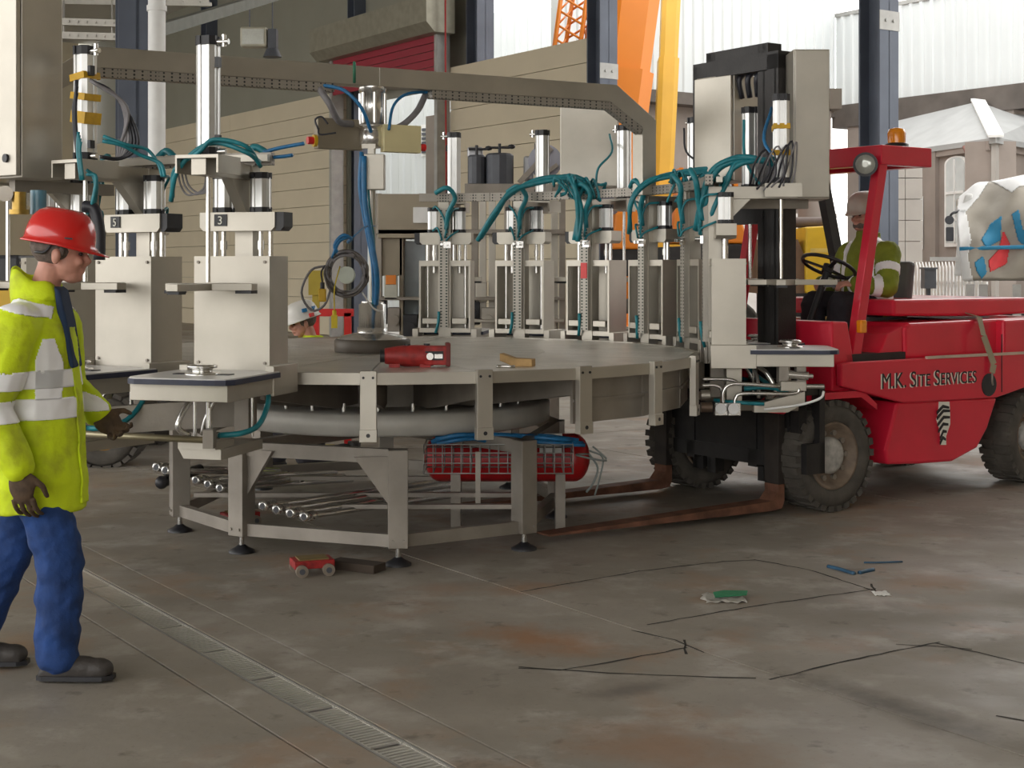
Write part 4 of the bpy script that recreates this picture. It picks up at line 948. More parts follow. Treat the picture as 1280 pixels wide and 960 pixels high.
# --- rail along the near left side
MB().tube([U(80, 541, 7.0), U(150, 545, 6.95), U(255, 550, 6.9)], .016, 8, 1).build('lower_rail', mat('brassy_steel', (.34, .30, .2), .4, .6), mc)
MB().cbox(U(262, 548, 6.9), (.05, .08, .09)).build('rail_clamp', STEEL_DK, mc)
MB().bar(U(85, 528, 7.35), U(300, 515, 7.45), .04, .14).build('side_beam', STEEL_DK, mc)
# --- tubes stored across the base frame are loose things, see below
# ================================================================== forklift
FO = Vector((2.178, 9.679, 0))
fk = empty('forklift', FO, math.atan2(BX.y, BX.x))      # local x = to the rear, y = to the far side
tag(fk, 'red forklift lifting the filling machine on its rusty forks', 'forklift')
def fx(u, v, yp=0.0):           # (x, z) in the plane at depth yp across the truck
    k = (u - 640) / F; o = FO + AX * yp
    x = (o.y * k - o.x) / (BX.x - BX.y * k); Y = o.y + BX.y * x
    return x, EYE - (v - HZ) * Y / F
def side(pix, y0, y1, name, m, yp=None, bev=.012, par=fk):
    return MB(XZ).prism([fx(u, v, y0 if yp is None else yp) for u, v in pix], y0, y1).build(name, m, par, bev)
WIDTH = 1.55
for y0 in (0.0, WIDTH - .05):
    side([(1052, 455), (1060, 453), (1300, 440), (1300, 478), (1247, 497), (1130, 504), (1052, 483)], y0, y0 + .05, 'side_frame', RED, 0.0)
# body between the frames
side([(1060, 456), (1300, 443), (1300, 478), (1247, 495), (1130, 500), (1060, 480)], .05, WIDTH - .05, 'chassis', RED, 0.0, 0)
side([(1122, 503), (1113, 540), (1107, 563), (1110, 581), (1150, 580), (1191, 577), (1222, 560), (1235, 535), (1247, 497)], .02, .45, 'fuel_tank', RED, .02, .02)
side([(1122, 503), (1113, 540), (1107, 563), (1110, 581), (1191, 577), (1222, 560), (1247, 497)], WIDTH - .45, WIDTH - .02, 'battery_tank', RED, .02, .02)
side([(1132, 449), (1131, 410), (1138, 404), (1300, 396), (1300, 441)], .10, WIDTH - .10, 'engine_hood', RED, .10, .02)
side([(1095, 449), (1105, 436), (1112, 418), (1131, 408), (1131, 449)], .12, .50, 'seat_plinth', RED, .10, .01)
side([(1138, 396), (1138, 375), (1310, 372), (1310, 392), (1250, 396)], .25, WIDTH - .1, 'counterweight_top', RED, .10, .02)
side([(1252, 443), (1252, 400), (1320, 396), (1335, 440), (1335, 500), (1300, 560), (1290, 478)], .03, WIDTH - .03, 'counterweight', RED, .05, .02)
# front cowl and floor
side([(1040, 490), (1040, 402), (1060, 402), (1068, 452), (1068, 490)], .08, WIDTH - .08, 'front_cowl', RED, .08, .015)
side([(1062, 458), (1062, 444), (1136, 440), (1136, 452)], .08, WIDTH - .08, 'floor_plate', BLACKM, .05, 0)
x, z = fx(1000, 462, .2); MB().box(.0, .22, .3, 1.25, .55, 1.06).build('dash_block', RED, fk, .02)
MB().box(.0, .2, .36, 1.2, 1.06, 1.12).build('dash_top', BLACKP, fk, .01)
for y0 in (.0, WIDTH - .32): MB(XZ).prism([(-.47, .72), (-.30, .80), (.30, .80), (.44, .70), (.44, .66), (.28, .755), (-.29, .755), (-.46, .68)], y0 + .03, y0 + .3).build('mudguard', RED, fk)
# overhead guard
def post(p0, p1, yp, name='guard_post', wd=.085, par=fk, m=RED):
    a = fx(*p0, yp); b = fx(*p1, yp); return MB().bar((a[0], yp, a[1]), (b[0], yp, b[1]), wd, .07, (0, 1, 0)).build(name, m, par, .006)
YN, YF = .16, 1.36
post((1065, 455), (1101, 198), YN); a = fx(1065, 455, YN); b = fx(1101, 198, YN)
MB().bar((a[0], YF, a[1]), (b[0], YF, b[1]), .085, .07, (0, 1, 0)).build('guard_post', RED, fk, .006)
x0, zt = fx(1101, 194, YN); x1, _ = fx(1158, 194, YN)
for y in (YN, YF): MB().box(x0 - .05, x1, y - .05, y + .05, zt - .07, zt + .07).build('roof_side_bar', RED, fk, .008)
MB().box(x0 - .05, x0 + .05, YN, YF, zt - .07, zt + .07).build('roof_front_bar', RED, fk, .008)
MB().box(x1 - .1, x1, YN, YF, zt - .07, zt + .07).build('roof_rear_bar', RED, fk, .008)
for k in range(5): MB().box(x0 + .05 + k * (x1 - x0 - .15) / 5 + .05, x0 + .08 + k * (x1 - x0 - .15) / 5 + .05, YN, YF, zt - .02, zt + .03).build('roof_slat', RED, fk)
MB().bar((x1 - .05, 1.16, zt), (x1 + .28, 1.16, 1.22), .09, .07, (0, 1, 0)).build('rear_post', BLACKM, fk)
bx, bz = fx(1110, 178, YN + .2)
bc = MB(T(bx, YN + .12)).lathe([(.085, zt + .07), (.085, zt + .10), (.06, zt + .11)], 20).build('beacon_base', BLACKP, fk)
MB(T(bx, YN + .12)).lathe([(.062, zt + .10), (.066, zt + .18), (.055, zt + .21), (.02, zt + .22)], 20).build('beacon', AMBER, bc)
hl = fx(1068, 204, YN + .1); lm = Matrix.Translation((x0 - .13, YN + .02, zt - .07)) @ Vector((0, 0, 1)).rotation_difference(Vector((-.8, -.6, -.05))).to_matrix().to_4x4()
hd = MB(lm).lathe([(.03, -.06), (.075, -.02), (.085, .04), (.085, .055)], 22).build('work_lamp', BLACKP, fk); MB(lm).lathe([(.073, .05), (.06, .062), (.02, .066)], 22).build('lens', GLASS, hd)
MB().bar((x0 - .06, YN + .06, zt), (x0 - .1, YN + .06, zt - .06), .04, .03).build('lamp_bracket', BLACKP, fk)
ix, iz = fx(1075, 408, YN - .06); MB().box(ix - .03, ix + .03, YN - .10, YN - .05, iz - .045, iz + .045).build('indicator_lamp', AMBER, fk, .01)
# controls and seat
sx, sz = fx(1032, 338, .75)
sm_ = T(sx, .72, sz + .03) @ Matrix.Rotation(R(26), 4, 'Y')
ring = [(.20 * math.cos(2 * math.pi * k / 24), .20 * math.sin(2 * math.pi * k / 24), 0) for k in range(24)]
sw = MB(sm_).tube(ring, .014, 8, 1, True).build('steering_wheel', BLACKP, fk)
MB(sm_).bar((0, 0, -.02), (.19, 0, 0), .03, .012).bar((0, 0, -.02), (-.1, .16, 0), .03, .012).bar((0, 0, -.02), (-.1, -.16, 0), .03, .012).cyl((0, 0, -.05), (0, 0, .01), .04).build('wheel_spokes', BLACKP, sw)
MB(sm_).cyl((0, 0, -.5), (0, 0, -.03), .025).build('steering_column', BLACKP, fk)
for k in range(3): MB().cyl((-.02 + k * .0, 1.0 + k * .07, 1.05), (.05, 1.0 + k * .07, 1.28), .008, n=6).ell((.05, 1.0 + k * .07, 1.29), (.02, .02, .02), 8).build('control_lever', BLACKP, fk)
SEX = fx(1112, 400, .75)[0] - .36
MB().box(SEX - .12, SEX + .36, .56, .94, 1.20, 1.30).build('seat_cushion', mat('seat_vinyl', (.10, .10, .10), .5), fk, .03)
MB(T(SEX + .36, 0, 1.28) @ Matrix.Rotation(R(8), 4, 'Y')).box(-.0, .08, .60, .90, 0, .42).build('seat_back', mat('seat_vinyl', (.10, .10, .10), .5), fk, .03)
MB().box(SEX - .1, SEX + .4, .45, 1.05, .95, 1.2).build('seat_base', BLACKM, fk)
# lettering and emblem on the side frame
xa, za = fx(1101, 487); xb, zb_ = fx(1219, 477)
for dx, dz, y, m in ((-.012, -.004, -.002, INKW), (0, 0, -.004, INKB)):
    tm = T(xa + dx, y, za + dz + .005) @ Matrix.Rotation(R(90), 4, 'X')
    L = text_obj('side_lettering', 'M.K. Site Services', .155, m, fk, tm, .001, .8)
    w_ = max(v.co.x for v in L.data.vertices) - min(v.co.x for v in L.data.vertices); s = (xb - xa) / w_
    for v in L.data.vertices: v.co.x = xa + dx + (v.co.x - xa - dx) * s
em = MB(XZ); e0 = fx(1170, 505, .02); e1 = fx(1187, 556, .02)
sil = [(1173, 502), (1186, 502), (1187, 520), (1187, 530), (1182, 545), (1182, 556), (1175, 556), (1175, 540), (1170, 524), (1173, 515)]
em.prism([fx(u, v, .018) for u, v in sil], .012, .018); eb = em.build('emblem', INKW, fk)
st_ = MB(XZ)
for (a, b, c, d) in ((1171, 514, 1186, 508), (1171, 521, 1187, 512), (1172, 529, 1187, 520), (1173, 537, 1185, 529), (1175, 546, 1183, 538), (1175, 552, 1182, 548)):
    st_.prism([fx(a, b, .01), fx((a + c) / 2, (b + d) / 2 - 5, .01), fx(c, d, .01), fx(c, d + 3, .01), fx((a + c) / 2, (b + d) / 2 - 1, .01), fx(a, b + 4, .01)], .006, .012)
st_.build('emblem_stripes', INKB, eb)
hx_, hz_ = fx(1236, 481); MB().cyl((hx_, -.004, hz_), (hx_, .01, hz_), .085, n=20).build('filler_opening', BLACKP, fk)
SP = [(fx(1205, 396, .3)[0], .30, fx(1205, 394, .3)[1] + .02), (fx(1222, 398, .1)[0], .085, fx(1222, 396, .1)[1]), (fx(1231, 420, .0)[0], .01, fx(1231, 420)[1]), (fx(1238, 455)[0], -.03, fx(1238, 455)[1]), (hx_, -.03, hz_ + .09)]
sb_ = MB(); [sb_.bar(a, b, .055, .008, (0, -.6, .8) if i < 1 else (0, -1, 0)) for i, (a, b) in enumerate(zip(SP[:-1], SP[1:]))]
sb_ = sb_.build('webbing_strap', mat('webbing', (.33, .28, .19), .8), fk); MB().tube([SP[-1], (hx_, -.03, hz_ + .03), (hx_ + .02, -.02, hz_ + .0)], .008, 6).build('strap_hook', STEEL_DK, sb_)
xs0, zs0 = fx(1157, 447, .0); xs1, zs1 = fx(1300, 440, .0); MB().bar((xs0, -.005, zs0), (xs1, -.005, zs1), .02, .02).build('trim_rail', mat('pale_trim', (.55, .42, .34)), fk)
xs, _ = fx(1252, 440); MB().box(xs - .004, xs + .004, -.003, .001, .72, 1.15).build('panel_seam', INKB, fk)

# wheels
def fk_wheel(x, y, r, wd, steer=0):
    M = T(x, y, r) @ RZ(steer) @ Matrix.Rotation(R(90), 4, 'X')
    ty = MB(M).lathe([(r * .60, wd * .42), (r * .66, wd * .5), (r * .80, wd * .52), (r * .93, wd * .44), (r * .97, wd * .3), (r * .97, -wd * .3), (r * .93, -wd * .44), (r * .8, -wd * .5), (r * .6, -wd * .4), (r * .60, wd * .42)], 44, caps=False).build('wheel', RUBBER, fk)
    lg = MB(M)
    for k in range(30):
        a = 2 * math.pi * k / 30
        lg.box(r * .90, r * 1.0, -.022, .022, .0, wd * .49, RZ(a)); lg.box(r * .90, r * 1.0, -.022, .022, -wd * .49, 0, RZ(a + math.pi / 30))
    lg.build('tread_lugs', RUBBER, ty)
    MB(M).lathe([(r * .62, wd * .40), (r * .60, wd * .47), (r * .56, wd * .44), (r * .50, wd * .30), (r * .40, wd * .20), (r * .33, wd * .22)], 36, caps=False).build('rim', RIMB, ty)
    MB(M).lathe([(r * .33, wd * .2), (r * .33, wd * .34), (r * .27, wd * .40), (r * .03, wd * .40)], 28).build('hub', mat('hub_grey', (.45, .44, .42), .6, .2, .25, 20), ty)
    for k in range(10):
        a = 2 * math.pi * k / 10; MB(M).cyl((r * .42 * math.cos(a), r * .42 * math.sin(a), wd * .2), (r * .42 * math.cos(a), r * .42 * math.sin(a), wd * .3), .02, n=6).build('wheel_nut', STEEL_DK, ty)
fk_wheel(0, .14, .375, .28); fk_wheel(0, WIDTH - .14, .375, .28)
fk_wheel(2.22, .18, .36, .26, R(4)); fk_wheel(2.22, WIDTH - .18, .36, .26, R(4))
MB().cyl((0, .2, .375), (0, WIDTH - .2, .375), .09).cyl((2.22, .2, .36), (2.22, WIDTH - .2, .36), .08).build('axles', BLACKM, fk)
MB().box(-.2, 1.9, .4, 1.15, .35, .7).build('drive_train', BLACKM, fk)

# mast: two channel pairs, cross members, lift rams and chains
MX = -.20; ZM = 3.11
for y in (.36, 1.19):
    s = 1 if y < .7 else -1
    MB().box(MX, MX + .17, y - .02, y + .02, .18, ZM).box(MX, MX + .03, min(y, y + s * .09), max(y, y + s * .09), .18, ZM).box(MX + .14, MX + .17, min(y, y + s * .09), max(y, y + s * .09), .18, ZM).build('mast_channel', BLACKM, fk)
    yi = y + s * .13
    MB().box(MX + .02, MX + .15, yi - .02, yi + .02, .16, ZM + .08).box(MX + .02, MX + .045, min(yi, yi + s * .07), max(yi, yi + s * .07), .16, ZM + .08).build('inner_channel', BLACKM, fk)
    MB().cyl((MX + .16, yi - s * .01, .3), (MX + .16, yi - s * .01, 2.3), .045).cyl((MX + .16, yi - s * .01, 2.3), (MX + .16, yi - s * .01, ZM), .025).build('lift_ram', STEEL_DK, fk)
MB().box(MX, MX + .17, .34, 1.21, ZM - .10, ZM + .02).build('top_crossmember', BLACKM, fk)
MB().box(MX + .02, MX + .15, .46, 1.09, ZM, ZM + .09).build('top_crossmember', BLACKM, fk)
MB().box(MX + .05, MX + .15, .4, 1.15, 1.95, 2.10).build('mid_crossmember', BLACKM, fk); MB().box(MX + .05, MX + .17, .3, 1.25, .45, .65).build('mid_crossmember', BLACKM, fk)
for k in range(5): MB().tube([(MX + .1, .60 + k * .09, ZM - .08), (MX + .06, .61 + k * .09, ZM - .14), (MX + .1, .64 + k * .08, ZM - .26)], .022, 6).build('hydraulic_hose', BLKH, fk)
# carriage and forks
CXp = MX - .13
for z in (.30, .70): MB().box(CXp, CXp + .06, .02, 1.53, z, z + .10).build('carriage_bar', BLACKM, fk)
for y in (.02, 1.45, .42, 1.05): MB().box(CXp, CXp + .07, y, y + .08, .28, .82).build('carriage_post', BLACKM, fk)
MB().box(CXp + .07, MX + .02, .5, 1.05, .3, .8).build('carriage_body', BLACKM, fk)
MB().box(CXp + .01, CXp + .05, .12, 1.42, .36, .86).build('carriage_plate', BLACKM, fk)
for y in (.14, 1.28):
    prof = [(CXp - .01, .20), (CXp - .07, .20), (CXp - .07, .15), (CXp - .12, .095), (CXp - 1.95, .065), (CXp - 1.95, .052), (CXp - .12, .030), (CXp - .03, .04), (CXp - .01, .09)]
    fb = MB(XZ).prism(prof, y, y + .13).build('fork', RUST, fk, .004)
    MB().box(CXp - .07, CXp - .01, y, y + .13, .20, .90).build('fork_shank', mat('shank_black', (.035, .028, .024), .6, .2, .3, 8), fb, .004)  # shank in near-black, darker than the rusty blade
MB().box(CXp + .12, CXp + .17, -.05, .02, .28, .86).box(CXp + .0, CXp + .17, -.05, .0, .28, .48).box(CXp + .0, CXp + .17, -.04, .1, .80, .86).build('step_bracket', BLACKM, fk)
# ================================================================== loose things on and under the machine
DECK = 1.0885
def red_tool():
    p = at(520, 450, 8.03); o = empty('hydraulic_tool', (p.x, p.y, DECK), R(6)); z = .062
    k = MB().loft([(0, 0, 0, .001, .001)]) if False else MB()
    k.cyl((-.175, 0, z), (-.06, 0, z), .045, .062).cyl((-.06, 0, z), (.09, 0, z), .062, .06).box(.05, .175, -.05, .05, .012, .118).ell((-.06, 0, z), (.07, .062, .06))
    fused(k, 'housing', REDD, o, .007, 4)
    MB().cyl((-.20, 0, z), (-.165, 0, z), .036).build('nose_ring', BLACKP, o)
    MB().box(.165, .19, -.055, .055, .004, .135).build('end_plate', mat('dark_red_plate', (.16, .02, .02), .6), o, .006)
    MB().box(.05, .15, -.056, -.045, .04, .09).build('recess', BLACKP, o)
    MB().cyl((.075, -.05, z), (.075, -.066, z), .020).cyl((.075, -.06, z), (.075, -.068, z), .011).build('coupling', STEEL_BR, o)
    MB().box(.10, .145, -.062, -.05, z - .012, z + .012).build('coupling_plug', STEEL_BR, o)
    MB().cyl((-.05, 0, .11), (-.05, 0, .128), .02).build('port', BLACKP, o); MB().cyl((.06, 0, .11), (.06, 0, .13), .018).build('port', BLACKP, o)
    for x in (-.12, .05): MB().box(x - .03, x + .03, -.04, .04, 0, .02).build('rest', REDD, o)
    tag(o, 'dirty red hydraulic tool lying on the machine deck', 'tool')
red_tool()
p = at(648, 455, 8.1); wbk_ = MB().prism([(-.10, .072), (-.10, .03), (-.02, 0), (.09, 0), (.09, .042), (-.02, .046)], -.035, .035, XZ)
o = wbk_.build('wood_wedge', WOOD, loc=(p.x, p.y, DECK), bev=.003); o.rotation_euler.z = R(-18); tag(o, 'small tan wooden wedge lying on the machine deck', 'wood block')
p = at(632, 461, 7.95); o = MB().tube([(-.05, 0, .008), (-.02, .01, .008), (.02, -.005, .008), (.05, .005, .008)], .008, 6).build('bolt_scrap', STEEL_BR, loc=(p.x, p.y, DECK)); tag(o, 'bright metal pin lying beside the wooden wedge', 'pin')

# coil of cable hung on the centre column
cc = at(433, 342, 9.05); cr = empty('cable_coil', cc)
for i in range(6):
    r = .135 - .006 * i; pts = [((r + random.uniform(-.004, .004)) * math.cos(2 * math.pi * k / 20), random.uniform(-.025, .025), (r + .01) * math.sin(2 * math.pi * k / 20)) for k in range(20)]
    MB().tube(pts, .009, 7, 2, True).build('cable_turn', GREYH if i % 2 else mat('brown_cable', (.10, .085, .075), .5), cr)
MB().tube([(-.12, 0, .05), (-.22, -.02, .02), (-.28, -.02, -.12), (-.22, 0, -.23), (-.14, 0, -.2), (-.1, 0, -.1)], .008, 7).build('loose_loop', GREYH, cr)
MB().tube([(-.05, 0, .12), (-.07, -.03, .18), (-.02, -.03, .24), (.03, 0, .22), (0, .1, .2)], .012, 7).tube([(-.09, 0, .1), (-.04, -.04, .2), (.02, -.02, .23)], .01, 7).build('blue_tie', BLUEH, cr)
MB().tube([(.03, 0, .22), (.10, .2, .30), (.14, .40, .31)], .006, 6).build('hanging_cord', BLUEH, cr)
MB().cyl((.0, .03, -.01), (0, .0, -.01), .055, n=22).cyl((0, 0, -.01), (0, -.012, -.01), .05, n=22).build('gauge', mat('gauge_face', (.55, .60, .52), .4), cr)
MB().tube([(.10, 0, -.12), (.16, .1, -.22), (.20, .3, -.25)], .006, 6).build('tail_wire', WHITEP, cr)
tag(cr, 'coil of grey cable with gauge hung on the centre column by blue ties', 'cable coil')
pd = at(403, 365, 8.9); py = empty('pendant_control', (pd.x, pd.y, pd.z))
MB().box(-.022, .022, -.02, .02, -.06, .02).build('yellow_body', YEL, py, .006); MB().cyl((0, 0, .02), (0, 0, .06), .014).build('gland', BLACKP, py); MB().tube([(0, 0, .06), (-.01, .02, .12), (.0, .1, .16)], .006, 6).build('cable', BLKH, py)
p2 = at(411, 400, 8.95) - pd
tag(py, 'small yellow pendant control hanging by the cable coil', 'control')
pd = at(418, 400, 8.9); o = MB().box(-.018, .018, -.015, .015, -.05, .03).cyl((0, 0, .03), (0, 0, .06), .013).tube([(0, 0, .06), (.0, .01, .2), (.02, .12, .33)], .004, 6).build('pendant_plug', mat('pendant_yellow', (.75, .58, .02), .5), loc=pd); tag(o, 'yellow plug dangling on a wire under the cable coil', 'plug')

# stainless tubes stored across the base frame
def tube_thing(p0, p1, r, label, grp='steel tubes lying across the base frame'):
    a, b = Vector(p0), Vector(p1); root = empty('steel_tube', a); d = (b - a)
    MB().tube([(0, 0, 0), d], r, 12, 1).build('pipe', STEEL_BR, root)
    dn = d.normalized()
    M = Matrix.Identity(4); M = Vector((0, 0, 1)).rotation_difference(dn).to_matrix().to_4x4()
    MB(M).lathe([(r * .8, -.03), (r * 1.7, -.03), (r * 1.7, .005), (r * 1.3, .01), (r * 1.3, .05), (r * 1.8, .055), (r * 1.8, .075), (r, .08)], 16).build('union_nut', STEEL_BR, root)
    MB(M).cyl((0, 0, -.032), (0, 0, -.028), r * 1.1).build('bore', BLACKP, root)
    return tag(root, label, 'pipe', grp)
for i in range(4):
    a = at(332 + 17 * i, 632 + 4.5 * i, 8.0 - .04 * i); b = at(560 + 6 * i, 600 + 6 * i, 9.9)
    tube_thing(a, b, .016, ('first', 'second', 'third', 'fourth')[i] + ' steel tube from the gusseted leg in the low bundle under the deck')
for i in range(3):
    a = at(248 + 15 * i, 600 + 5 * i, 8.75 - .05 * i); b = at(420 + 10 * i, 590 + 5 * i, 10.2)
    tube_thing(a, b, .016, ('first', 'second', 'third')[i] + ' steel tube from the outer leg in the bundle between the left legs', 'steel tubes between the left legs')
for i, (u, v) in enumerate(((199, 584), (210, 588))):
    tube_thing(at(u, v, 9.1 - .05 * i), at(u + 150, v + 4, 10.3), .018, ('outermost thin steel tube poking out past the outer left leg', 'thin steel tube between its longer twin and the outer left leg')[i], 'thin tubes past the left leg')
a = at(202, 603, 9.02); o = MB().cyl((0, 0, 0), (.14, .45, .02), .035).ell((0, 0, 0), (.042, .042, .042)).build('black_roller', BLACKP, loc=a); tag(o, 'black capped roller poking out past the left leg of the machine', 'roller')
# shelf that carries the tubes (part of the base)
for y, xa_, xb_ in ((8.42, -.72, .80), (8.85, -1.15, .95), (9.55, -1.2, 1.05)): MB().box(xa_, xb_, y - CY - .025, y - CY + .025, .235, .26).build('tube_rest', UNDER, mc)

# red air tank and wire basket under the deck
tk = empty('air_receiver', (.05, 9.05, 0))
MB().cyl((-.50, 0, .45), (.34, 0, .45), .15, n=28).build('shell', REDD if False else mat('tank_red', (.45, .012, .015), .35), tk)
for x, s in ((-.50, -1), (.34, 1)): MB().ell((x, 0, .45), (.10, .15, .15), 24).build('dished_end', mat('tank_red', (.45, .012, .015), .35), tk)
for x in (-.4, .25): MB().box(x - .03, x + .03, -.12, .12, .0, .36).build('tank_foot', STEEL_DK, tk)
MB().box(.12, .26, -.18, -.16, .5, .62).build('label_plate', WHITEP, tk)
tag(tk, 'red air receiver tank under the deck beside the far leg', 'tank')
bk = empty('wire_basket', (-.04, 8.62, 0)); bx0, bx1, by0, by1, bz0, bz1 = -.48, .40, -.14, .14, .43, .60
n = 17
for i in range(n):
    x = bx0 + (bx1 - bx0) * i / (n - 1); MB().tube([(x, by0, bz1), (x, by0, bz0), (x, by1, bz0), (x, by1, bz1)], .004, 5, 1).build('wire', GALV, bk)
for z in (bz0, bz0 + .06, bz0 + .12, bz1): MB().tube([(bx0, by0, z), (bx1, by0, z), (bx1, by1, z), (bx0, by1, z)], .0045, 5, 1, True).build('wire', GALV, bk)
for x in (bx0 + .32,): MB().box(x - .015, x + .015, by0 - .02, by0, .25, bz1 - .04).build('basket_strap', STEEL_DK, bk)
tag(bk, 'long wire basket hung under the deck edge', 'basket')
bh = MB()
for i in range(9):
    y = random.uniform(-.09, .09); z = .585 + random.uniform(0, .05)
    bh.tube([(-.46 + random.uniform(0, .06), y, z), (-.25, y + random.uniform(-.04, .04), z + .03), (0, -y * .6, z + random.uniform(-.01, .035)), (.22, y, z + .012), (.40 + random.uniform(-.05, .1), y * .4, z - .01)], .014, 6, 4)
o = bh.build('blue_hose_pile', BLUEH, loc=(-.04, 8.62, 0)); tag(o, 'pile of bright blue air hose lying in the wire basket', 'hose')
o = MB().tube([(0, 0, .5), (.05, -.03, .42), (.02, -.05, .33), (-.02, -.06, .28)], .007, 6).tube([(0, 0, .52), (.08, -.02, .48), (.06, -.05, .36), (.03, -.06, .26)], .006, 6).tube([(0, 0, .5), (-.08, -.05, .5), (.1, -.07, .47), (.02, -.04, .55)], .006, 6).build('loose_wires', mat('grey_green_wire', (.16, .18, .17), .5), loc=(.46, 8.6, .03)); tag(o, 'tangle of loose grey wires hanging from the wire basket end', 'wires')

# machinery skates under the frame
def skate(p, rz, label, z=0):
    o = empty('machinery_skate', (p.x, p.y, 0), rz)
    o.scale = (.72,) * 3
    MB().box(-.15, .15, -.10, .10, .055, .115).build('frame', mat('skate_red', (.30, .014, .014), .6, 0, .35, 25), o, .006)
    MB().box(-.11, .11, -.08, .08, .115, .125).build('pad', mat('skate_pad', (.20, .14, .05), .8), o)
    for x in (-.1, .1):
        for y in (-.115, .115):
            wl_ = MB().cyl((x, y - .02, .045), (x, y + .02, .045), .045, n=20).build('roller', mat('nylon_roller', (.22, .18, .14), .6), o); MB().cyl((x, y - .024, .045), (x, y + .024, .045), .022, n=12).build('axle', GREYM, wl_)
    return tag(o, label, 'skate')
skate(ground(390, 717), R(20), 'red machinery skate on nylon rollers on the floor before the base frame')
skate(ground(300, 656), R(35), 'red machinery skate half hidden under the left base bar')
o = MB().box(-.15, .15, -.06, .06, 0, .045).build('timber_block', mat('dark_timber', (.05, .035, .025), .9), loc=ground(446, 712), bev=.004); o.rotation_euler.z = R(-28); tag(o, 'dark timber packing lying beside the red skate', 'timber')

# litter on the floor
def crumple(name, pix, m, label, cat, h=.02, rz=0, seed=1):
    P = [ground(u, v) for u, v in pix]; c = sum(P, Vector()) / len(P); vs = []; n = 9
    xs = [p.x - c.x for p in P]; ys = [p.y - c.y for p in P]; x0, x1, y0, y1 = min(xs), max(xs), min(ys), max(ys)
    for j in range(n):
        for i in range(n):
            fx_, fy_ = i / (n - 1), j / (n - 1); edge = .75 + .25 * noise.noise((fx_ * 3 + seed, fy_ * 3, 1))
            x = ((x0 + x1) / 2) + (fx_ - .5) * (x1 - x0) * edge; y = ((y0 + y1) / 2) + (fy_ - .5) * (y1 - y0) * edge
            vs.append((x, y, .003 + h * abs(noise.noise((fx_ * 4 + seed, fy_ * 4, 5))) * 2))
    b = MB().add(vs, [(j * n + i, j * n + i + 1, (j + 1) * n + i + 1, (j + 1) * n + i) for j in range(n - 1) for i in range(n - 1)], True)
    o = b.build(name, m, loc=(c.x, c.y, 0)); sd = o.modifiers.new('t', 'SOLIDIFY'); sd.thickness = .002; return tag(o, label, cat)
wr = crumple('plastic_wrapper', [(872, 744), (934, 742), (930, 754), (875, 756)], mat('clear_wrapper', (.42, .40, .36), .35), 'crumpled green and clear plastic wrapper on the concrete', 'wrapper', .014)
gp_ = MB().prism([(-.065, -.02), (.10, -.005), (.12, .045), (.0, .06), (-.06, .04)], 0, .004).build('green_print', GREENP, wr); gp_.location = (.02, -.02, .022); gp_.rotation_euler = (R(10), 0, R(8))
crumple('paper_scrap', [(1091, 739), (1112, 740), (1110, 746), (1092, 746)], PAPER, 'small white paper scrap on the concrete', 'paper', .006, seed=4)
for i, pts in enumerate(([(1035, 708), (1048, 711), (1058, 714), (1068, 717)], [(1074, 716), (1082, 714), (1092, 712)], [(1080, 703), (1100, 703), (1128, 702)])):
    P = [ground(u, v, .006) for u, v in pts]; c = P[0].copy(); c.z = 0
    o = MB().tube([p - c for p in P], .012 if i < 2 else .005, 6, 4).build('plastic_strip', BLUEST, loc=c); tag(o, ('twisted dark blue plastic strip on the concrete', 'short flat blue plastic strip on the concrete', 'thin straight blue strand on the concrete')[i], 'strip')

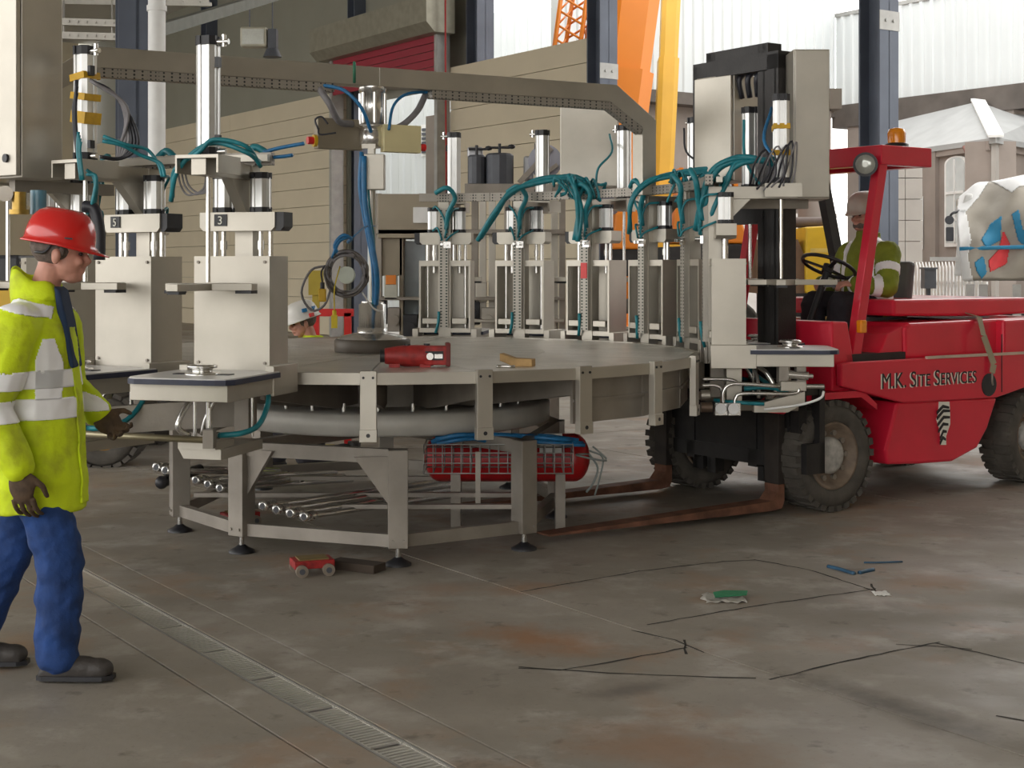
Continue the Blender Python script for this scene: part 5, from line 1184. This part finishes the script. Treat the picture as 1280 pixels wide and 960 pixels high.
# ================================================================== background of the hall: process machine
def process_machine():
    Y = 14.0; p0 = at(560, 335, Y); o = empty('process_machine', (p0.x, p0.y, 0))
    q = lambda u, v: ((u - 640) / F * Y - p0.x, EYE - (v - HZ) * Y / F)
    def bx(u0, v0, u1, v1, y0, y1, n, m, bev=.004, par=o):
        x0, z1 = q(u0, v0); x1, z0 = q(u1, v1); return MB().box(x0, x1, y0, y1, z0, z1).build(n, m, par, bev)
    bx(470, 241, 556, 297, .2, .9, 'hood_panel', BEIGE); bx(515, 258, 534, 278, .16, .2, 'sign_plate', WHITEP)
    bx(466, 297, 500, 345, .3, .8, 'side_panel', BEIGE); bx(500, 300, 528, 400, .5, .8, 'glass_door', mat('smoky_glass', (.30, .34, .36), .15)); bx(496, 297, 501, 440, .3, .5, 'door_post', BEIGE)
    bx(478, 344, 494, 375, .2, .3, 'label_panel', mat('pale_green_label', (.50, .50, .42), .5)); bx(480, 344, 493, 356, .19, .2, 'orange_label', ORG_P)
    for u in (466, 700, 560, 630): bx(u, 240, u + 8, 470, .25, .35, 'frame_post', STEEL_DK)
    bx(466, 286, 706, 292, .2, .8, 'frame_rail', STEEL_DK); bx(466, 372, 706, 376, .2, .8, 'frame_rail', STEEL_DK); bx(560, 400, 706, 404, .2, .8, 'frame_rail', STEEL)
    bx(580, 228, 690, 242, .2, .9, 'motor_shelf', STEEL_DK)
    for u0, u1, v0, v1 in ((583, 606, 190, 229), (606, 642, 188, 232)):
        x0, zt_ = q(u0, v0); x1, zb2 = q(u1, v1); r = (x1 - x0) / 2
        mt = MB(T((x0 + x1) / 2, .4)).lathe([(r * .8, zb2), (r, zb2 + .02), (r, zt_ - .02), (r * .85, zt_)], 12, smooth=False).build('drive_motor', GREYM, o)
        MB(T((x0 + x1) / 2, .4)).box(-r * .5, r * .5, -r - .01, -r + .02, zb2 - .10, zb2).build('motor_flange', BEIGE, mt)
        MB(T((x0 + x1) / 2, .4)).cyl((0, 0, zt_), (0, 0, zt_ + .1), .015, n=8).cyl((-.08, 0, zt_ + .06), (.1, 0, zt_ + .06), .012, n=8).ell((.12, 0, zt_ + .07), (.04, .03, .025), 8).build('motor_fitting', BLACKP, mt)
    for u0, u1, v0, v1 in ((582, 602, 178, 192), (655, 668, 190, 222), (674, 683, 170, 205)):
        x0, zt_ = q(u0, v0); x1, zb2 = q(u1, v1); MB().box(x0, x1, .5, .7, zb2, zt_).build('valve_head', mat('valve_grey', (.40, .40, .42), .35, .4), o, .02)
    x, z = q(675, 200); MB().cyl((x + .06, .5, z + .02), (x + .06, .44, z + .02), .17, n=30).build('hand_disc', mat('disc_grey', (.25, .25, .29), .3, .4), o)
    MB().bar((x - .2, .38, z - .2), (x + .12, .38, z + .15), .05, .06, (0, 1, 0)).bar((x - .15, .36, z - .26), (x + .18, .36, z - .02), .04, .05, (0, 1, 0)).build('disc_arm', STEEL_DK, o)
    for u in (560, 588, 598, 610, 640, 652, 690): bx(u, 242, u + 9, 400, .35, .42, 'riser_pipe', STEEL if u % 4 else STEEL_DK)
    for k in range(12):
        u = 470 + k * 20; v = 392 + (k % 3) * 9; x, z = q(u, v); MB().box(x - .07, x + .07, .3, .5, z - .12, z + .12).cyl((x, .3, z), (x, .24, z), .05).build('gear_unit', (GREYM, STEEL_DK, BLACKP, STEEL)[k % 4], o, .006)
    for k in range(4):
        u = 600 + k * 28; x, z = q(u, 366); MB().box(x - .05, x + .06, .3, .5, z - .1, z + .1).build('valve_unit', (STEEL, GREYM, mat('pale_green_unit', (.25, .42, .30)))[k % 3], o, .006)
    bx(460, 425, 700, 470, .2, 1.0, 'base_cabinet', STEEL_DK); x0, _ = q(460, 0); x1, _ = q(700, 0)
    MB().box(x0, x1, .25, .95, 0, .65).build('plinth', UNDER, o)
    tag(o, 'grey process machine with two drive motors behind the filling stations', 'machine')
process_machine()
# low red barrier behind the deck
ba = at(392, 391, 12.6); bb = at(442, 391, 12.6); o = empty('red_barrier', (ba.x, ba.y, 0))
MB().box(0, bb.x - ba.x, -.03, .03, ba.z - .03, ba.z + .035).build('top_rail', REDB, o)
for x in (.02, bb.x - ba.x - .05): MB().box(x - .03, x + .03, -.03, .03, 0, ba.z).build('post', REDB, o)
tag(o, 'low red barrier rail behind the machine deck', 'barrier')
p = at(395, 352, 13); o = MB().box(-.06, .06, -.06, .06, p.z - .12, p.z + .10).box(-.03, .03, -.03, .03, 0, p.z - .12).box(-.15, .15, -.15, .15, 0, .03).build('switch_post', mat('ochre_box', (.42, .32, .03), .6), loc=(p.x, p.y, 0)); tag(o, 'ochre switch box on a post behind the cable coil', 'switch box')
a = W(SW - .4, wall_t(577)); o = MB().tube([(0, 0, 9.6), (0, 0, 6), (.02, 0, 3.0), (0, 0, .02)], .02, 6, 2).cyl((0, 0, 0), (0, 0, .05), .06).build('red_cable', mat('red_cable', (.35, .02, .02)), loc=a); tag(o, 'thin red cable hanging down beside the roller shutter', 'cable')
# ================================================================== people
def head_parts(b, M):
    b.ell((-.012, 0, .035), (.102, .078, .09), 18, M); b.ell((.03, 0, -.035), (.062, .060, .075), 16, M); b.ell((.052, 0, -.088), (.040, .042, .030), 14, M)
    b.ell((.082, 0, .022), (.020, .050, .014), 12, M); b.ell((.074, .030, -.028), (.024, .022, .022), 12, M); b.ell((.074, -.030, -.028), (.024, .022, .022), 12, M)
    for i, (x, z, r) in enumerate(((.096, .008, .010), (.104, -.008, .012), (.112, -.022, .014), (.102, -.030, .015))): b.ell((x, 0, z), (r, r * .9, r), 10, M)
    b.ell((.093, 0, -.056), (.012, .024, .007), 10, M); b.ell((.091, 0, -.068), (.012, .022, .008), 10, M); b.ell((.080, 0, -.095), (.018, .022, .016), 10, M)
    for s in (-1, 1): b.ell((-.008, s * .078, -.015), (.020, .012, .034), 12, M); b.ell((-.004, s * .088, -.008), (.014, .006, .022), 10, M)
def helmet(M, m, par, peak=True, label=None):
    b = MB(M); n = 36; rings = []
    def rad(a, f):      # brim outline with a peak at the front (+x)
        c = max(0, math.cos(a)); return 1 + f * c ** 6
    prof = [(1.10, -.004), (1.03, .004), (1.0, .012), (.985, .035), (.95, .06), (.86, .095), (.70, .122), (.48, .138), (.24, .145), (.01, .147)]
    vs = []; fs = []
    for i, (r, z) in enumerate(prof):
        for k in range(n):
            a = 2 * math.pi * k / n; f = rad(a, .30 if i == 0 else (.12 if i == 1 else 0)); ridge = .004 if (abs(math.sin(a)) < .18 and 3 < i < 8) else 0
            vs.append((r * .142 * math.cos(a) * f - .004, r * .112 * math.sin(a) * (1 + .0 * f), z + ridge - (.012 * max(0, math.cos(a)) if i < 2 else 0)))
    for i in range(len(prof) - 1): fs += [(i * n + k, i * n + (k + 1) % n, (i + 1) * n + (k + 1) % n, (i + 1) * n + k) for k in range(n)]
    b.add(vs, fs, True); o = b.build('helmet', m, par); sd = o.modifiers.new('t', 'SOLIDIFY'); sd.thickness = .005; return o
def hand_parts(b, M, curl=.5, s=1):     # fingers along -z, thumb to +x, back of hand to -y*s
    b.ell((0, 0, -.045), (.040, .018, .052), 14, M)
    for i, (x, L) in enumerate(((-.030, .062), (-.010, .075), (.010, .080), (.029, .070))):
        p = Vector((x, 0, -.085)); d = 0
        for seg in range(3):
            d += curl * (.5 if seg == 0 else .55); q = p + Vector((0, s * math.sin(d), -math.cos(d))) * L * (.45, .32, .25)[seg]
            r = (.0105, .0098, .0088)[seg]; b.limb([M @ p, M @ q], [r, r * .92], 8) if False else b.cyl(M @ p, M @ q, r, r * .92, 8); b.ell(M @ q, (r * .95,) * 3, 8); p = q
    t0 = Vector((.030, 0, -.025)); t1 = Vector((.056, s * .012, -.055)); t2 = Vector((.058, s * .026, -.085))
    b.cyl(M @ t0, M @ t1, .014, .012, 8); b.ell(M @ t1, (.012,) * 3, 8); b.cyl(M @ t1, M @ t2, .012, .010, 8); b.ell(M @ t2, (.010,) * 3, 8)
def boot(par, x, y, rz, z=0):
    M = T(x, y, z) @ RZ(rz); b = MB(M)
    b.ell((.0, 0, .07), (.060, .048, .075), 14); b.ell((.09, 0, .045), (.10, .047, .046), 14); b.ell((.165, 0, .04), (.062, .048, .042), 14); b.cyl((-.01, 0, .06), (-.015, 0, .20), .052, .056); b.ell((-.03, 0, .04), (.042, .043, .045), 12)
    b.box(-.07, .2, -.04, .04, .008, .03)
    o = fused(b, 'boot', BOOT, par, .008, 4)
    MB(M).prism([(-.075, -.03), (-.05, -.045), (.1, -.048), (.19, -.046), (.228, -.02), (.228, .02), (.19, .046), (.1, .048), (-.05, .045), (-.075, .03)], 0, .018).build('sole', BLACKP, o)

def person(name, loc, rz, J, label, hel, jacket_m, trous_m, torso, hair=True, head_rot=(0, 0, 0), gloves=True, collar=True, bands=None, boots=True, legr=(.108, .092, .088)):
    HM_ = T(*J['head']) @ Euler(head_rot).to_matrix().to_4x4(); b = MB()
    head_parts(b, HM_); nk = Vector(J['neck']); b.cyl(HM_ @ Vector((-.025, 0, -.04)), nk, .054, .060); b.ell(nk, (.07, .07, .05))
    ch = nk.lerp(Vector(J['pelvis']), .45); b.limb([nk, ch, Vector(J['pelvis'])], [.06, .12, .12])
    for s in 'RL':
        b.limb([J['sh' + s], J['el' + s], J['wr' + s]], [.05, .038, .030]); b.limb([J['hip' + s], J['kn' + s], J['an' + s]], [.075, .055, .042])
        b.cyl(J['sh' + s], ch, .05, .1); b.cyl(J['hip' + s], J['pelvis'], .075, .1)
        d = Vector(J['hd' + s]).normalized() if 'hd' + s in J else (Vector(J['wr' + s]) - Vector(J['el' + s])).normalized(); Mh = Matrix.Translation(J['wr' + s]) @ Vector((0, 0, -1)).rotation_difference(d).to_matrix().to_4x4() @ RZ(J.get('hr' + s, 0))
        if not gloves: hand_parts(b, Mh, J.get('curl' + s, .5), 1 if s == 'R' else -1)
        J['M' + s] = Mh @ Matrix.Scale(J.get('hs', 1.0), 4)
    o = fused(b, name, SKIN, None, .0065, 3, loc); o.rotation_euler.z = rz; tag(o, label, 'person')
    e = MB(HM_)
    for s in (-1, 1): e.ell((.082, s * .030, .004), (.010, .013, .007), 10)
    e.build('eyes', mat('eye_dark', (.03, .02, .02), .2), o)
    if hair:
        h = MB(HM_); h.ell((-.022, 0, .028), (.100, .0835, .088), 18); fused(h, 'hair', HAIR, o, .007, 2)
        for s in (-1, 1): MB(HM_).ell((.012, s * .077, .008), (.012, .006, .022), 10).build('sideburn', HAIR, o)
    helmet(HM_ @ T(-.004, 0, .035) @ Matrix.Rotation(R(4), 4, 'Y'), hel, o)
    if hel is HELR:
        MB(HM_).tube([(-.02, -.083, .05), (-.05, -.080, .0), (-.085, -.055, -.005), (-.1, 0, -.005), (-.085, .055, -.005)], .006, 6).build('helmet_harness', BLACKP, o)
        MB(HM_).box(.02, .05, -.1145, -.110, .058, .064).build('helmet_slot', BLACKP, o)
    # jacket
    b = MB().loft(torso)
    for s in 'RL':
        b.limb([J['sh' + s], J['el' + s], Vector(J['wr' + s]).lerp(Vector(J['el' + s]), .06)], [.098, .082, .066]); b.cyl(J['sh' + s], Vector(torso[-3][:3]), .095, .12); b.ell(torso[-3][:3], (.13, .16, .09))
    b.cyl(nk - Vector((0, 0, .05)), nk + Vector((-.012, 0, .055)), .098, .090)
    jk = fused(b, 'jacket', jacket_m, o, .0065, 9, wrinkle=.009, wf=(8, 8, 7))
    if bands: bands(jk, J, o)
    # trousers
    b = MB()
    for s in 'RL': b.limb([J['hip' + s], J['kn' + s], J['an' + s]], list(legr)); b.cyl(J['hip' + s], J['pelvis'], legr[0], .13); 
    b.ell(J['pelvis'], (.15, .18, .13)); fused(b, 'trousers', trous_m, o, .009, 5, wrinkle=.013, wf=(7, 7, 12))
    if gloves:
        for s in 'RL':
            b = MB(); hand_parts(b, J['M' + s], J.get('curl' + s, .5), 1 if s == 'R' else -1); b.cyl(J['M' + s] @ Vector((0, 0, .05)), J['M' + s] @ Vector((0, 0, -.02)), .045, .038)
            vs = b.v; fused(b, 'glove', GLOVE, o, .0055, 2)
    if boots:
        for s in 'RL': a = J['an' + s]; boot(o, a[0], a[1], J.get('fr' + s, 0), a[2] - .09)
    return o, jk, HM_

# --- worker in the red helmet
JW = dict(head=(.03, -.02, 1.70), neck=(-.05, 0, 1.52), pelvis=(-.10, 0, .90), shR=(-.10, -.19, 1.40), elR=(-.17, -.28, 1.10), wrR=(-.055, -.27, .865), shL=(-.04, .19, 1.40), elL=(-.03, .30, 1.14), wrL=(.12, .22, 1.03),
          hipR=(-.07, -.09, .88), knR=(.05, -.10, .50), anR=(.04, -.10, .10), hipL=(-.12, .09, .88), knL=(-.20, .10, .50), anL=(-.36, .10, .105), frR=R(-3), frL=R(0), curlR=.75, curlL=.9, hrR=R(-12), hrL=R(20), hs=1.38, hdR=(.10, .02, -1))
TOR = [(-.075, 0, .67, .205, .215), (-.075, 0, .72, .208, .215), (-.07, 0, .85, .195, .21), (-.07, 0, 1.0, .185, .205), (-.075, 0, 1.15, .18, .205), (-.08, 0, 1.28, .175, .21), (-.075, 0, 1.40, .15, .205), (-.065, 0, 1.47, .12, .15), (-.055, 0, 1.53, .095, .10)]
def seg_t(p, a, b):
    a, b = Vector(a), Vector(b); d = b - a; t = (p - a).dot(d) / d.length_squared; return t, (p - a - d * t).length
def bands_w(jk, J, o):
    def arm(p): 
        t, d = seg_t(p, J['shR'], J['elR']); t2, d2 = seg_t(p, J['elR'], J['wrR']); return (d < .105 and -.1 < t <= 1.1 and p.y < -.20) or (d2 < .1 and t2 > 0 and p.y < -.19)
    inb = lambda z, l, h: l < z < h
    peel(jk, 'reflective_band', lambda p, n: (inb(p.z, 1.165, 1.235) or inb(p.z, 1.045, 1.125)) and p.x < .2 and p.y < .2, RETRO, jk, .005)
    peel(jk, 'reflective_band', lambda p, n: inb(p.z + .25 * (p.x + .1), 1.47, 1.515) and n.z > -.3 and p.x < .02, RETRO, jk, .005)
    peel(jk, 'reflective_band', lambda p, n: n.y < .2 and not arm(p) and p.y < -.02 and -.02 + .0 < p.x < .065 and 1.12 < p.z < 1.36 and abs(p.x - .02) < .012 + (1.38 - p.z) * .28, RETRO, jk, .005)
    peel(jk, 'zip_flap', lambda p, n: n.x > .55 and abs(p.y + .03) < .03 and .70 < p.z < 1.40, HIVIS, jk, .008)
wk, jkw, hmw = person('person', (-1.85, 5.82, 0), R(2), JW, 'worker in red helmet, yellow high-visibility jacket and blue trousers, standing', HELR, HIVIS, BLUET, TOR, head_rot=(0, R(6), R(10)), bands=bands_w)
# raised collar and shirt
cl = []; nA, nZ = 26, 5
for j in range(nZ):
    for i in range(nA):
        a_ = R(38 + (322 - 38) * i / (nA - 1)); back = .5 - .5 * math.cos(a_); f_ = j / (nZ - 1)
        z_ = 1.50 + f_ * (.055 + .085 * back) + .01 * math.sin(5 * a_); r_ = .103 - .018 * f_ + .006 * math.sin(math.pi * f_)
        cl.append((-.055 - .02 * f_ * back + r_ * math.cos(a_), r_ * .95 * math.sin(a_), z_))
co = MB().add(cl, [(j * nA + i, j * nA + i + 1, (j + 1) * nA + i + 1, (j + 1) * nA + i) for j in range(nZ - 1) for i in range(nA - 1)], True).build('collar', HIVIS, wk)
sd = co.modifiers.new('t', 'SOLIDIFY'); sd.thickness = .010; sd.offset = 1
MB().prism([(.02, 1.57), (.045, 1.55), (.075, 1.42), (.102, 1.24), (.085, 1.24), (.04, 1.40)], -.085, .05, XZ).build('shirt', NAVYS, wk, .01)

# --- driver on the forklift seat
JD = dict(head=(.04, 0, .76), neck=(-.01, 0, .58), pelvis=(.0, 0, .08), shR=(-.02, -.19, .47), elR=(.08, -.27, .22), wrR=(.31, -.16, .24), shL=(-.02, .19, .47), elL=(.08, .27, .22), wrL=(.31, .16, .24),
          hipR=(.03, -.10, .07), knR=(.43, -.13, .10), anR=(.46, -.12, -.30), hipL=(.03, .10, .07), knL=(.43, .13, .10), anL=(.46, .12, -.30), curlR=1.0, curlL=1.0, hrR=R(90), hrL=R(-90))
TD = [(.0, 0, -.0, .16, .19), (.0, 0, .08, .17, .20), (0, 0, .2, .165, .20), (-.005, 0, .33, .16, .205), (-.01, 0, .45, .14, .20), (-.01, 0, .53, .11, .15), (-.01, 0, .59, .09, .10)]
def bands_d(jk, J, o):
    peel(jk, 'reflective_band', lambda p, n: (.10 < abs(p.y) < .155 and .08 < p.z < .62 and (abs(n.x) > .3 or n.z > .5)), RETRO, jk, .005)
    peel(jk, 'reflective_band', lambda p, n: .10 < p.z < .16 and abs(p.y) < .2, RETRO, jk, .005)
    for s in 'RL':
        peel(jk, 'reflective_band', lambda p, n, s=s: (lambda td: .40 < td[0] < .62 and td[1] < .11 and abs(p.y) > .17)(seg_t(p, J['sh' + s], J['el' + s])), RETRO, jk, .005)
        peel(jk, 'reflective_band', lambda p, n, s=s: (lambda td: .25 < td[0] < .5 and td[1] < .09)(seg_t(p, J['el' + s], J['wr' + s])), RETRO, jk, .005)
sp = FO + BX * (SEX + .09) + AX * .74 + Vector((0, 0, 1.28))
dv, jkd, hmd = person('person', sp, math.atan2(BX.y, BX.x) + math.pi, JD, 'driver in pale helmet and olive high-visibility jacket seated on the forklift', HELW, HIVISD, DARKT, TD, hair=True, head_rot=(0, R(4), R(6)), gloves=False, bands=bands_d)
MB(hmd).ell((.05, 0, -.075), (.052, .05, .035), 14).build('beard', HAIR, dv)
# --- kneeling man behind the deck
JK = dict(head=(.05, 0, 1.19), neck=(-.02, 0, 1.03), pelvis=(-.15, 0, .48), shR=(-.03, -.18, .88), elR=(.05, -.24, .64), wrR=(.25, -.18, .55), shL=(-.03, .18, .88), elL=(.05, .24, .64), wrL=(.25, .18, .55),
          hipR=(-.13, -.1, .46), knR=(.26, -.12, .46), anR=(.24, -.12, .10), hipL=(-.13, .1, .46), knL=(.05, .12, .10), anL=(-.34, .12, .10), curlR=.6, curlL=.6)
TK = [(-.15, 0, .42, .16, .19), (-.13, 0, .55, .17, .2), (-.10, 0, .68, .165, .20), (-.06, 0, .82, .15, .205), (-.04, 0, .92, .12, .16), (-.02, 0, .99, .09, .10)]
pk = at(386, 335, 11.9)
kn, jkk, hmk = person('person', (pk.x, pk.y, 0), R(200), JK, 'man in white helmet and yellow jacket crouching behind the machine deck', HELWW, HIVIS, DARKT, TK, head_rot=(0, R(12), 0))
for a_, c_ in ((-95, BLUEH), (-145, BLUEH), (-120, REDB)):
    z_ = .105 if c_ is BLUEH else .055; M_ = hmk @ T(0, 0, z_) @ RZ(R(-a_)); r_ = .128 if c_ is BLUEH else .136; MB(M_).box(r_ - .02, r_, -.02, .02, -.015, .015).build('helmet_sticker', c_, kn)
